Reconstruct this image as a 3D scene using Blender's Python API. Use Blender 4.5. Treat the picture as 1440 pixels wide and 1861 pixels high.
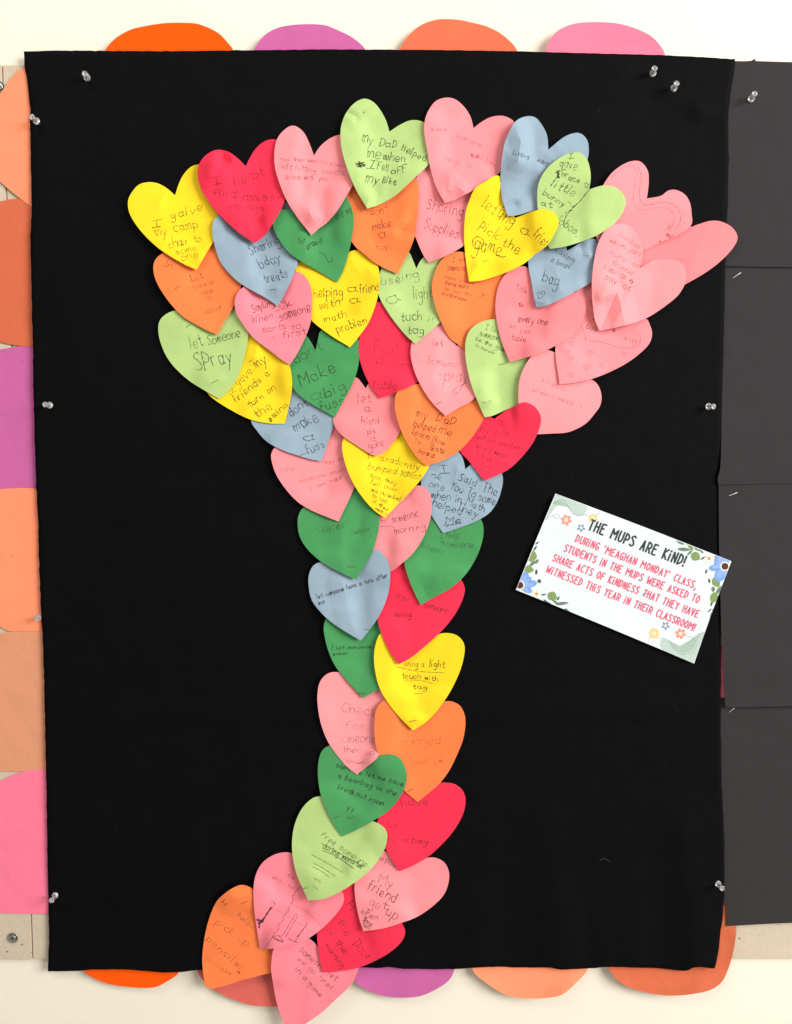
import bpy, bmesh, math, random
import numpy as np
from mathutils import Vector, Matrix
from mathutils.bvhtree import BVHTree
from mathutils.geometry import delaunay_2d_cdt

scene = bpy.context.scene
for o in list(bpy.data.objects):
    bpy.data.objects.remove(o, do_unlink=True)

# ------------------------------------------------------------------ camera
FOC = 1414.0                      # focal length for a 1440 wide frame
PITCH = math.radians(4.0)         # the phone is held a little above, tipped down
CAM = Vector((0.0, -0.97, 1.42))
cd = bpy.data.cameras.new('camera')
cam = bpy.data.objects.new('camera', cd)
scene.collection.objects.link(cam)
cam.location = CAM
cam.rotation_euler = (math.pi / 2 - PITCH, 0, 0)
cd.sensor_fit = 'HORIZONTAL'
cd.sensor_width = 36.0
cd.lens = 36.0 * FOC / 1440.0
cd.clip_start = 0.05
cd.clip_end = 50
scene.camera = cam

# ------------------------------------------------------------------ light (indoor, window light from the upper right)
w = bpy.data.worlds.new('World')
scene.world = w
w.use_nodes = True
w.node_tree.nodes['Background'].inputs[0].default_value = (1.0, 0.97, 0.93, 1)
w.node_tree.nodes['Background'].inputs[1].default_value = 0.40

def area(name, loc, target, size, energy, col):
    l = bpy.data.lights.new(name, 'AREA')
    l.shape = 'RECTANGLE'; l.size = size[0]; l.size_y = size[1]
    l.energy = energy; l.color = col
    o = bpy.data.objects.new(name, l)
    scene.collection.objects.link(o)
    o.location = loc
    o.rotation_euler = (Vector(target) - Vector(loc)).to_track_quat('-Z', 'Y').to_euler()
    return o
area('window_light', (3.5, -2.7, 2.65), (0, 0, 1.38), (2.3, 2.0), 262, (1.0, 0.985, 0.95))
area('ceiling_light', (-0.7, -1.6, 3.2), (0, 0, 1.5), (1.3, 0.5), 17, (1.0, 0.93, 0.82))
scene.view_settings.view_transform = 'Standard'
scene.view_settings.look = 'None'
scene.view_settings.exposure = 0.0
scene.view_settings.gamma = 1.0
scene.cycles.max_bounces = 8

# ------------------------------------------------------------------ helpers
CP, SP = math.cos(PITCH), math.sin(PITCH)
def P(u, v, d=0.0):
    """point of the wall-parallel plane lying d metres in front of the wall, u/v measured over the framed area"""
    x = (u - 720.0) / FOC; y = -(v - 930.5) / FOC
    dx, dy, dz = x, CP + y * SP, -SP + y * CP
    t = (-d - CAM.y) / dy
    return Vector((CAM.x + t * dx, -d, CAM.z + t * dz))

rnd = random.Random(7)

def lin(c):
    return tuple(((v / 255.0) / 12.92 if v / 255.0 <= 0.04045 else ((v / 255.0 + 0.055) / 1.055) ** 2.4) for v in c)

def mat_new(name):
    m = bpy.data.materials.new(name); m.use_nodes = True
    return m, m.node_tree, m.node_tree.nodes['Principled BSDF']

def paper_mat(name, rgb, mott=0.085, bump=0.3, rough=0.85, spec=0.15, scale=1.0):
    m, nt, b = mat_new(name)
    N = nt.nodes; L = nt.links
    tc = N.new('ShaderNodeTexCoord'); geo = N.new('ShaderNodeNewGeometry')
    n1 = N.new('ShaderNodeTexNoise'); n1.inputs['Scale'].default_value = 28 * scale; n1.inputs['Detail'].default_value = 5
    n2 = N.new('ShaderNodeTexNoise'); n2.inputs['Scale'].default_value = 900 * scale; n2.inputs['Detail'].default_value = 3
    L.new(geo.outputs['Position'], n1.inputs['Vector']); L.new(geo.outputs['Position'], n2.inputs['Vector'])
    mx = N.new('ShaderNodeMix'); mx.data_type = 'FLOAT'
    mx.inputs['Factor'].default_value = 0.6
    L.new(n1.outputs['Fac'], mx.inputs['A']); L.new(n2.outputs['Fac'], mx.inputs['B'])
    mr = N.new('ShaderNodeMapRange')
    mr.inputs['From Min'].default_value = 0.3; mr.inputs['From Max'].default_value = 0.7
    mr.inputs['To Min'].default_value = 1 - mott; mr.inputs['To Max'].default_value = 1 + mott
    L.new(mx.outputs['Result'], mr.inputs['Value'])
    sc = N.new('ShaderNodeVectorMath'); sc.operation = 'SCALE'
    sc.inputs[0].default_value = rgb
    L.new(mr.outputs['Result'], sc.inputs['Scale'])
    L.new(sc.outputs['Vector'], b.inputs['Base Color'])
    b.inputs['Roughness'].default_value = rough
    b.inputs['Specular IOR Level'].default_value = spec
    bp = N.new('ShaderNodeBump'); bp.inputs['Strength'].default_value = bump; bp.inputs['Distance'].default_value = 0.0006
    n4 = N.new('ShaderNodeTexNoise'); n4.inputs['Scale'].default_value = 26 * scale; n4.inputs['Detail'].default_value = 2
    L.new(geo.outputs['Position'], n4.inputs['Vector'])
    bp2 = N.new('ShaderNodeBump'); bp2.inputs['Strength'].default_value = 0.35; bp2.inputs['Distance'].default_value = 0.0045
    L.new(n4.outputs['Fac'], bp2.inputs['Height']); L.new(bp2.outputs['Normal'], bp.inputs['Normal'])
    n3 = N.new('ShaderNodeTexNoise'); n3.inputs['Scale'].default_value = 420 * scale; n3.inputs['Detail'].default_value = 4
    L.new(geo.outputs['Position'], n3.inputs['Vector'])
    L.new(n3.outputs['Fac'], bp.inputs['Height']); L.new(bp.outputs['Normal'], b.inputs['Normal'])
    return m

def ink_mat(name, rgb, alpha, grain=0.35):
    m, nt, b = mat_new(name)
    N = nt.nodes; L = nt.links
    b.inputs['Base Color'].default_value = (*rgb, 1)
    b.inputs['Roughness'].default_value = 0.7; b.inputs['Specular IOR Level'].default_value = 0.1
    geo = N.new('ShaderNodeNewGeometry')
    n = N.new('ShaderNodeTexNoise'); n.inputs['Scale'].default_value = 520; n.inputs['Detail'].default_value = 2
    L.new(geo.outputs['Position'], n.inputs['Vector'])
    mr = N.new('ShaderNodeMapRange')
    mr.inputs['From Min'].default_value = 0.35; mr.inputs['From Max'].default_value = 0.65
    mr.inputs['To Min'].default_value = max(0, alpha - grain * alpha); mr.inputs['To Max'].default_value = min(1, alpha + grain * alpha)
    L.new(n.outputs['Fac'], mr.inputs['Value']); L.new(mr.outputs['Result'], b.inputs['Alpha'])
    return m

def print_mat(name, rgb, alpha=1.0):
    m, nt, b = mat_new(name)
    b.inputs['Base Color'].default_value = (*rgb, 1)
    b.inputs['Roughness'].default_value = 0.6; b.inputs['Specular IOR Level'].default_value = 0.2
    b.inputs['Alpha'].default_value = alpha
    return m

PAPER = {
    'pink':   paper_mat('pink_paper',   (0.98, 0.295, 0.325)),
    'pinkc':  paper_mat('warm_pink_paper', (0.97, 0.255, 0.28)),
    'pinkd':  paper_mat('pale_pink_paper', (0.98, 0.325, 0.35)),
    'pinkb':  paper_mat('rose_pink_paper', (0.98, 0.25, 0.31)),
    'yellow': paper_mat('yellow_paper', (0.97, 0.69, 0.02)),
    'lime':   paper_mat('lime_paper',   (0.455, 0.63, 0.225)),
    'green':  paper_mat('green_paper',  (0.07, 0.315, 0.108), mott=0.09),
    'blue':   paper_mat('grey_blue_paper', (0.30, 0.405, 0.505)),
    'red':    paper_mat('red_paper',    (0.90, 0.035, 0.085)),
    'orange': paper_mat('orange_paper', (0.98, 0.225, 0.068)),
    'oranger': paper_mat('deep_orange_paper', (0.98, 0.10, 0.001), mott=0.02),
    'purple': paper_mat('orchid_paper', (0.58, 0.13, 0.36), mott=0.05),
    'salmon': paper_mat('terracotta_paper', (0.80, 0.165, 0.08), mott=0.05),
    'terra':  paper_mat('brick_orange_paper', (0.66, 0.15, 0.068), mott=0.06),
    'peach':  paper_mat('peach_paper',  (0.97, 0.30, 0.155), mott=0.03),
    'tan':    paper_mat('tan_paper',    (0.74, 0.315, 0.18), mott=0.05),
    'hotpink': paper_mat('hot_pink_paper', (0.98, 0.21, 0.335), mott=0.03),
    'dusty':  paper_mat('dusty_red_paper', (0.72, 0.14, 0.11), mott=0.05),
    'black':  paper_mat('charcoal_paper', (0.037, 0.0335, 0.036), mott=0.05, spec=0.12),
    'card':   paper_mat('white_card_paper', (0.74, 0.81, 0.84), mott=0.03, bump=0.15, spec=0.25, rough=0.6),
}
INK = {
    3: ink_mat('pencil_dark', (0.035, 0.03, 0.027), 0.63, 0.4),
    2: ink_mat('pencil_medium', (0.045, 0.032, 0.032), 0.47),
    1: ink_mat('pencil_light', (0.06, 0.032, 0.035), 0.33),
    0: ink_mat('pencil_faint', (0.08, 0.045, 0.05), 0.19),
}

def link_mesh(name, verts, faces, mats, parent=None, origin=None, smooth=True, mi=None):
    """verts in world coordinates; origin becomes the object's location"""
    if origin is None:
        a = np.array([tuple(v) for v in verts]); origin = Vector(((a[:, 0].min() + a[:, 0].max()) / 2, a[:, 1].max(), a[:, 2].min()))
    me = bpy.data.meshes.new(name)
    me.from_pydata([tuple(Vector(v) - origin) for v in verts], [], faces)
    for m in mats: me.materials.append(m)
    if mi is not None:
        me.polygons.foreach_set('material_index', mi)
    if smooth is True:
        me.polygons.foreach_set('use_smooth', [True] * len(faces))
    elif smooth:
        me.polygons.foreach_set('use_smooth', smooth)
    me.update()
    o = bpy.data.objects.new(name, me)
    scene.collection.objects.link(o)
    if parent is None:
        o.location = origin
    else:
        o.parent = parent
        o.location = origin - parent.location
    return o

def tag(o, label, cat, group=None):
    o['label'] = label; o['category'] = cat
    if group: o['group'] = group

def catmull(pts, closed, spacing):
    """pts: (x, y[, corner]); smooth curve broken at corners"""
    n = len(pts)
    P_ = [np.array(p[:2], float) for p in pts]
    corner = [len(p) > 2 for p in pts]
    out = []
    rng = range(n if closed else n - 1)
    for i in rng:
        p1, p2 = P_[i], P_[(i + 1) % n]
        p0 = P_[i - 1] if (closed or i > 0) else p1
        p3 = P_[(i + 2) % n] if (closed or i + 2 < n) else p2
        if corner[i]: p0 = p1 - (p2 - p1) * 0.6
        if corner[(i + 1) % n]: p3 = p2 + (p2 - p1) * 0.6
        L = np.linalg.norm(p2 - p1)
        k = max(1, int(math.ceil(L / spacing)))
        # centripetal-like: limit tangents by segment length
        m1 = (p2 - p0); m2 = (p3 - p1)
        l1 = np.linalg.norm(m1) + 1e-9; l2 = np.linalg.norm(m2) + 1e-9
        m1 = m1 / l1 * L; m2 = m2 / l2 * L
        for j in range(k):
            t = j / k
            h00 = 2 * t**3 - 3 * t**2 + 1; h10 = t**3 - 2 * t**2 + t
            h01 = -2 * t**3 + 3 * t**2; h11 = t**3 - t**2
            out.append(h00 * p1 + h10 * m1 + h01 * p2 + h11 * m2)
    if not closed: out.append(P_[-1])
    return out

def inside_poly(poly, xs, ys):
    """vectorised even-odd test"""
    px = np.array([p[0] for p in poly]); py = np.array([p[1] for p in poly])
    res = np.zeros(xs.shape, bool)
    j = len(poly) - 1
    for i in range(len(poly)):
        c = ((py[i] > ys) != (py[j] > ys)) & (xs < (px[j] - px[i]) * (ys - py[i]) / (py[j] - py[i] + 1e-12) + px[i])
        res ^= c
        j = i
    return res

GS = 3.0; GX, GY = -60, -60                       # height field of everything pinned so far, one cell = 3 units
GW, GH = int(1620 / GS), int(2040 / GS)
gxx, gyy = np.meshgrid(GX + GS * np.arange(GW), GY + GS * np.arange(GH))

def sample(Z, u, v):
    x = (u - GX) / GS; y = (v - GY) / GS
    x = min(max(x, 0), GW - 1.001); y = min(max(y, 0), GH - 1.001)
    i = int(x); j = int(y); fx = x - i; fy = y - j
    return (Z[j, i] * (1 - fx) * (1 - fy) + Z[j, i + 1] * fx * (1 - fy) + Z[j + 1, i] * (1 - fx) * fy + Z[j + 1, i + 1] * fx * fy)

def blur(A, r):
    for _ in range(3):
        for ax in (0, 1):
            pad = [(0, 0), (0, 0)]; pad[ax] = (r + 1, r)
            C = np.cumsum(np.pad(A, pad, mode='edge'), axis=ax)
            if ax == 0: A = (C[2 * r + 1:, :] - C[:-2 * r - 1, :]) / (2 * r + 1)
            else: A = (C[:, 2 * r + 1:] - C[:, :-2 * r - 1]) / (2 * r + 1)
    return A

def dilate(A, r):
    B = A.copy()
    for ax in (0, 1):
        C = B.copy()
        for s in range(-r, r + 1):
            C = np.maximum(C, np.roll(B, s, axis=ax))
        B = C
    return B

def crease_fn(creases):
    """folds in the sheet: (x0, y0, x1, y1, height mm, width, side) ; side 0 = ridge both ways, +1/-1 = step to one side"""
    arr = [(np.array((c[0], c[1]), float), np.array((c[2], c[3]), float), c[4] / 1000.0, c[5]) for c in creases]
    def f(u, v):
        s = 0.0
        p = np.array((u, v), float)
        for a, b, h, wd in arr:
            ab = b - a; L2 = ab.dot(ab)
            t = (p - a).dot(ab) / L2
            tc_ = min(max(t, 0), 1)
            dd = np.linalg.norm(p - (a + ab * tc_))
            s += h * max(0.0, 1.0 - dd / (3.0 * wd))
        return s
    return f

def sheet_mesh(name, outline, depth, mat, thick=0.00025, step=6.0, parent=None, seed=0, folds=()):
    """a sheet of paper of the given outline; depth(u, v) = distance of its front from the wall. Real thickness."""
    nb = len(outline)
    pts = [Vector((float(p[0]), float(p[1]))) for p in outline]
    xs = [p[0] for p in outline]; ys = [p[1] for p in outline]
    r = random.Random(seed)
    gx = np.arange(min(xs) + step * 0.5, max(xs), step); gy = np.arange(min(ys) + step * 0.5, max(ys), step)
    X, Y = np.meshgrid(gx, gy)
    X = X + (np.arange(len(gy)) % 2)[:, None] * step * 0.5
    m = inside_poly(outline, X, Y)
    bo = np.array([(p[0], p[1]) for p in outline])
    inner = []
    for x, y in zip(X[m], Y[m]):
        if ((bo[:, 0] - x) ** 2 + (bo[:, 1] - y) ** 2).min() > (step * 0.45) ** 2:
            inner.append(Vector((x + r.uniform(-.1, .1) * step, y + r.uniform(-.1, .1) * step)))
    fold_edges = []
    for c in folds:                                  # fold lines become edges of the mesh, so they stay crisp
        a = np.array(c[:2], float); b = np.array(c[2:4], float)
        k = max(2, int(np.linalg.norm(b - a) / (step * 0.8)) + 1)
        q = a + (b - a) * np.linspace(0, 1, k)[:, None]
        ok = inside_poly(outline, q[:, 0], q[:, 1])
        for i in range(k):
            if ok[i] and ((bo - q[i]) ** 2).sum(1).min() < 4.0: ok[i] = False
        inner = [p_ for p_ in inner if min((p_.x - x) ** 2 + (p_.y - y) ** 2 for x, y in q) > (step * .5) ** 2]
        c_idx = []
        for i in range(k):
            if ok[i]: c_idx.append(Vector((q[i, 0], q[i, 1])))
        fold_edges.append(c_idx)
    extra, ed = [], []
    for ce in fold_edges:
        base_i = nb + len(inner) + len(extra)
        extra += ce
        ed += [(base_i + i, base_i + i + 1) for i in range(len(ce) - 1)]
    vs, es, fs, _, _, _ = delaunay_2d_cdt(pts + inner + extra, ed, [list(range(nb))], 1, 1e-5)
    n = len(vs)
    uvd = [(p.x, p.y, depth(p.x, p.y)) for p in vs]
    front = [P(*t) for t in uvd]
    back = [P(t[0], t[1], t[2] - thick) for t in uvd]
    faces = []; sm = []
    cnt = {}
    for f in fs:
        # make the front face the camera (-y)
        a, b, c = (front[f[0]], front[f[1]], front[f[2]])
        nrm = (b - a).cross(c - a)
        f = list(f) if nrm.y < 0 else list(reversed(f))
        faces.append(f); sm.append(True)
        for i in range(len(f)):
            e = (f[i], f[(i + 1) % len(f)]); cnt[e] = 1
    nf = len(faces)
    for f in faces[:nf]:
        faces.append([n + i for i in reversed(f)]); sm.append(True)
    allv = front + back
    for (a, b) in list(cnt):
        if (b, a) not in cnt:                       # cut edge, with its own vertices so that the sheet shades flat up to the rim
            k = len(allv); allv += [front[b], front[a], back[a], back[b]]
            faces.append([k, k + 1, k + 2, k + 3]); sm.append(False)
    o = link_mesh(name, allv, faces, [mat], parent=parent, smooth=sm)
    if folds:
        def on(pt):
            for c in folds:
                ab = (c[2] - c[0], c[3] - c[1]); L2 = ab[0] ** 2 + ab[1] ** 2
                t = ((pt.x - c[0]) * ab[0] + (pt.y - c[1]) * ab[1]) / L2
                if -0.01 <= t <= 1.01 and math.hypot(pt.x - c[0] - t * ab[0], pt.y - c[1] - t * ab[1]) < 0.05: return True
            return False
        fl = [on(p_) for p_ in vs]
        se = [(e.vertices[0] < n and e.vertices[1] < n and fl[e.vertices[0]] and fl[e.vertices[1]]) for e in o.data.edges]
        at = o.data.attributes.new('sharp_edge', 'BOOLEAN', 'EDGE')
        at.data.foreach_set('value', se)
    tree = BVHTree.FromPolygons([Vector(t) for t in uvd], [f for f in faces[:nf]])
    return o, tree

# ------------------------------------------------------------------ stroke alphabet (hand lettering)
GL = {
 'a': (5, "44 25 04 11 20 41|45 41 50"), 'b': (5, "09 00|04 25 44 41 20 01"), 'c': (5, "44 25 03 11 30 41"),
 'd': (5, "49 40|44 25 04 11 20 41"), 'e': (5, "02 43 35 15 02 10 30 41"), 'f': (4, "38 29 18 10|!05 35"),
 'g': (5, "44 25 04 11 21 42|45 4b 2a 0b"), 'h': (5, "09 00|03 25 44 40"), 'i': (2, "05 00|!07 08"),
 'j': (3, "25 2b 0a|!27 28"), 'k': (5, "!09 00|!34 02 40"), 'l': (2, "09 00"), 'm': (6, "05 00|03 15 24 20|23 45 54 50"),
 'n': (5, "05 00|03 25 44 40"), 'o': (5, "25 04 01 20 41 44 25"), 'p': (5, "05 0a|04 25 44 41 20 01"),
 'q': (5, "44 25 04 11 21 42|45 4a"), 'r': (4, "05 00|03 15 35"), 's': (5, "44 25 04 23 42 20 01"),
 't': (4, "28 21 30 41|!05 45"), 'u': (5, "05 01 20 41|45 40"), 'v': (5, "!05 20 45"), 'w': (6, "05 10 25 40 55"),
 'x': (5, "!05 40|!45 00"), 'y': (5, "!05 20|!45 0a"), 'z': (5, "!05 45 00 40"), ' ': (4, ""),
 'A': (5, "!00 29 40|!13 33"), 'B': (5, "!00 09|09 38 36 05|05 44 41 00"), 'C': (5, "48 29 06 03 20 41"),
 'D': (5, "!00 09|09 38 45 32 00"), 'E': (5, "!49 09 00 40|!05 35"), 'F': (5, "!49 09 00|!05 35"),
 'G': (5, "48 29 06 03 20 42 44|!24 44"), 'H': (5, "!00 09|!40 49|!05 45"), 'I': (4, "!20 29|!09 49|!00 40"),
 'K': (5, "!00 09|!49 05 40"), 'L': (4, "!09 00 40"), 'M': (7, "!00 09 34 69 60"), 'N': (5, "!00 09 40 49"),
 'O': (5, "29 06 03 20 43 46 29"), 'P': (5, "!00 09|09 38 46 34 04"), 'R': (5, "!00 09|09 38 46 34 04|!24 40"),
 'S': (5, "48 29 07 25 42 20 01"), 'T': (5, "!09 49|!29 20"), 'U': (5, "09 02 20 42 49"), 'V': (5, "!09 20 49"),
 'W': (7, "!09 10 36 50 69"), 'Y': (5, "!09 25 49|!25 20"), 'J': (4, "39 31 10 01"),
 '1': (2, "!06 00|!08 09"), '!': (2, "!09 03|!00 01"), '.': (2, "!00 01"), ',': (2, "!11 0c"), "'": (2, "!09 07"), '-': (4, "!04 34"),
}
def _dec(tok):
    y = tok[1]
    return (float(tok[0]), float({'a': -4, 'b': -3, 'c': -2, 'd': -1}.get(y, y if y.isdigit() else 0)))
GLYPH = {}
for ch, (wd, s) in GL.items():
    st = []
    for part in s.split('|'):
        part = part.strip()
        if not part: continue
        straight = part[0] == '!'
        st.append((straight, [_dec(t) for t in part.lstrip('!').split()]))
    GLYPH[ch] = (wd, st)

def lettering(text, x0, y0, x1, y1, h, jit=0.42, seed=0, slant=0.0, spc=1.3, spacing=1.6):
    """strokes (lists of points) for one line of lettering along a baseline"""
    r = random.Random(hash((len(text), int(x0), int(y0), seed)) & 0xffff)
    small = all(c in 'acegmnopqrsuvwxyz ' for c in text)
    s = h / (6.3 if small else 9.0)
    W = sum(GLYPH[c][0] + spc for c in text) - spc - 0.9
    if slant == 0.0: slant = r.uniform(-0.06, 0.16)
    dx, dy = x1 - x0, y1 - y0
    Lb = math.hypot(dx, dy); ex, ey = dx / Lb, dy / Lb
    nx, ny = ey, -ex                               # up on the page
    sx = Lb / W
    out = []; pen = 0.0
    for c in text:
        wd, st = GLYPH[c]
        yo = r.gauss(0, jit * 0.9); sc = 1 + r.gauss(0, jit * 0.16); rot = r.gauss(0, jit * 0.12)
        for straight, pp in st:
            q = []
            for (a, b) in pp:
                a2 = a + r.gauss(0, jit * 0.45); b2 = b + r.gauss(0, jit * 0.45)
                a3 = a2 * math.cos(rot) - b2 * math.sin(rot); b3 = a2 * math.sin(rot) + b2 * math.cos(rot)
                X = (pen + a3 * sc + slant * b3) * sx; Y = (b3 * sc + yo) * s
                q.append((x0 + ex * X + nx * Y, y0 + ey * X + ny * Y))
            if straight:
                q = [(a[0], a[1], 1) for a in q]
            out.append(catmull(q, False, spacing))
        pen += wd + spc
    return out

def ribbons(strokes, width, tree, lift, r=None, taper=0.25):
    """flat marks lying on a sheet; every stroke is a ribbon following the sheet"""
    verts, faces = [], []
    for st in strokes:
        n = len(st)
        if n < 2: continue
        prev = None
        ph = (r.uniform(0, 6) if r else 0)
        for i, p in enumerate(st):
            a = st[max(i - 1, 0)]; b = st[min(i + 1, n - 1)]
            t = np.array((b[0] - a[0], b[1] - a[1])); l = np.linalg.norm(t)
            if l < 1e-6: continue
            t = t / l; nn = np.array((-t[1], t[0]))
            wv = width * (1 + taper * math.sin(ph + i * 0.9)) * 0.5
            pp = np.array((p[0], p[1]))
            if i == 0: pp = pp - t * width * 0.35
            if i == n - 1: pp = pp + t * width * 0.35
            cur = []
            for sgn in (1, -1):
                q = pp + nn * wv * sgn
                if tree is None:
                    cur.append(None); continue
                hit = tree.ray_cast(Vector((q[0], q[1], 10.0)), Vector((0, 0, -1)))
                cur.append(P(q[0], q[1], hit[0].z + lift) if hit[0] else None)
            if cur[0] is None or cur[1] is None:
                prev = None; continue
            k = len(verts); verts += cur
            if prev is not None:
                faces.append([prev, prev + 1, k + 1, k])
            prev = k
    return verts, faces

def disc_pts(x, y, rx, ry=None, n=14, ang=0.0):
    ry = ry or rx; c, s = math.cos(ang), math.sin(ang)
    return [(x + rx * math.cos(t) * c - ry * math.sin(t) * s, y + rx * math.cos(t) * s + ry * math.sin(t) * c)
            for t in [2 * math.pi * k / n for k in range(n)]]

def fix_up(verts, faces):
    """turn every face to the camera"""
    out = []
    for f in faces:
        nrm = (verts[f[1]] - verts[f[0]]).cross(verts[f[2]] - verts[f[0]])
        out.append(list(f) if nrm.y < 0 else list(reversed(f)))
    return out

# ------------------------------------------------------------------ wall and board
m_wall = paper_mat('cream_wall_paint', (0.90, 0.84, 0.715), mott=0.02, bump=0.12, spec=0.25, rough=0.6, scale=0.25)
m_board = paper_mat('beige_tack_board', (0.62, 0.52, 0.40), mott=0.09, bump=0.3, scale=0.4)
m_fabric = paper_mat('black_cotton_fabric', (0.0032, 0.003, 0.0038), mott=0.2, bump=0.5, spec=0.055, rough=0.7, scale=1.3)

def box(name, x0, x1, y0, y1, z0, z1, mat, parent=None, bev=0.0, origin=None):
    bm = bmesh.new()
    bmesh.ops.create_cube(bm, size=1)
    for v in bm.verts:
        v.co = Vector((x0 + (v.co.x + .5) * (x1 - x0), y0 + (v.co.y + .5) * (y1 - y0), z0 + (v.co.z + .5) * (z1 - z0)))
    if bev: bmesh.ops.bevel(bm, geom=bm.edges[:], offset=bev, segments=2, affect='EDGES')
    bm.verts.ensure_lookup_table()
    vs = [v.co.copy() for v in bm.verts]; fs = [[v.index for v in f.verts] for f in bm.faces]
    bm.free()
    return link_mesh(name, vs, fs, [mat], parent=parent, smooth=False, origin=origin)

wall = box('wall', -3.2, 3.2, 0, 0.12, 0.0, 3.0, m_wall)
wall['kind'] = 'structure'
floor = box('floor', -3.2, 3.2, -3.5, 0.12, -0.1, 0.0, paper_mat('grey_floor', (0.3, 0.28, 0.25), spec=0.4, rough=0.5, scale=0.1))
floor['kind'] = 'structure'

BT = 0.007                                        # board thickness
def empty(name, loc):
    o = bpy.data.objects.new(name, None); scene.collection.objects.link(o); o.location = loc; o.empty_display_size = 0.02
    return o
zt = P(0, 122).z; zb = P(0, 1738).z; zbr = P(1400, 1712).z
board = empty('bulletin_board', (0, 0, zb))
tag(board, 'beige bulletin board behind the black fabric and paper border', 'bulletin board')
xs_ = P(62, 1700).x
box('board_panel', -0.95, xs_ - 0.0006, -BT, 0, zb, zt, m_board, board, 0.0007)
box('board_panel', xs_ + 0.0006, 0.98, -BT + 0.0006, 0, zb + 0.0005, zt - 0.0005, m_board, board, 0.0007)
# pin holes in the board
def holes(spots, d, parent, r0=1.3):
    hv, hf = [], []
    for (u, v, r) in spots:
        k = len(hv); pp = disc_pts(u, v, r * r0, r * r0 * 0.8, 9)
        hv += [P(a, b, d) for a, b in pp]; hf.append(list(range(k, k + 9)))
    return link_mesh('pin_hole', hv, fix_up(hv, hf), [INK[2]], parent=parent, smooth=False)
hm = holes([(40, 1717, 1.5), (13, 1730, 1.5), (25, 1719, .8), (58, 1732, 1.2), (44, 1678, .8), (1345, 1706, 1.6), (1352, 1713, .8), (1416, 1681, 1.1), (30, 128, .9), (1380, 1700, .6), (70, 1690, .6)],
           BT + 0.0003, board)
hm['kind'] = 'stuff'

# screw with washer
m_steel = print_mat('zinc_steel', (0.42, 0.42, 0.37)); m_steel.node_tree.nodes['Principled BSDF'].inputs['Metallic'].default_value = 0.85
m_steel.node_tree.nodes['Principled BSDF'].inputs['Roughness'].default_value = 0.35
m_dark = print_mat('dark_recess', (0.03, 0.028, 0.022))
def lathe(profile, n, M, name, mats, parent, mi=None, smooth=True):
    """profile: (radius, height) pairs turned about local z, M places it"""
    vs, fs, ms = [], [], []
    for (r, h) in profile:
        for k in range(n):
            a = 2 * math.pi * k / n
            vs.append(M @ Vector((r * math.cos(a), r * math.sin(a), h)))
    for i in range(len(profile) - 1):
        for k in range(n):
            k2 = (k + 1) % n
            fs.append([i * n + k, i * n + k2, (i + 1) * n + k2, (i + 1) * n + k]); ms.append(mi[i] if mi else 0)
    return link_mesh(name, vs, fs, mats, parent=parent, mi=ms, smooth=smooth)
def screw(u, v, label):
    c = P(u, v, BT)
    M = Matrix.Translation(c) @ Matrix.Rotation(math.pi / 2, 4, 'X')
    e = empty('screw', c); tag(e, label, 'screw', 'screws holding the bulletin board')
    lathe([(0.0040, 0.0002), (0.0066, 0.0003), (0.0069, 0.0012), (0.0064, 0.0019), (0.0055, 0.0012), (0.0045, 0.0007), (0.0040, 0.0006)], 36, M, 'washer', [m_steel, m_dark], e, [0, 0, 0, 0, 0, 1])
    lathe([(0.0042, 0.0006), (0.0043, 0.0017), (0.0038, 0.0021), (0.002, 0.0022), (0.0, 0.0022)], 28, M, 'screw_head', [m_steel, m_dark], e, [1, 0, 0, 0])
    vs, fs = [], []
    for a in (0.35, 0.35 + math.pi / 2):
        ca, sa = math.cos(a), math.sin(a); k = len(vs)
        for (x, y) in ((-.0022, -.0005), (.0022, -.0005), (.0022, .0005), (-.0022, .0005)):
            vs.append(c + Vector((x * ca - y * sa, -0.00232 - 0.00003 * k, x * sa + y * ca)))
        fs.append([k, k + 1, k + 2, k + 3])
    link_mesh('cross_slot', vs, fix_up(vs, fs), [m_dark], parent=e, smooth=False)
screw(24, 1704, 'steel cross-head screw in a washer at the bottom left corner of the board')
screw(0, 158, 'steel screw cut off by the left edge beside the topmost peach border paper')

FD = 0.0125
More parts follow.
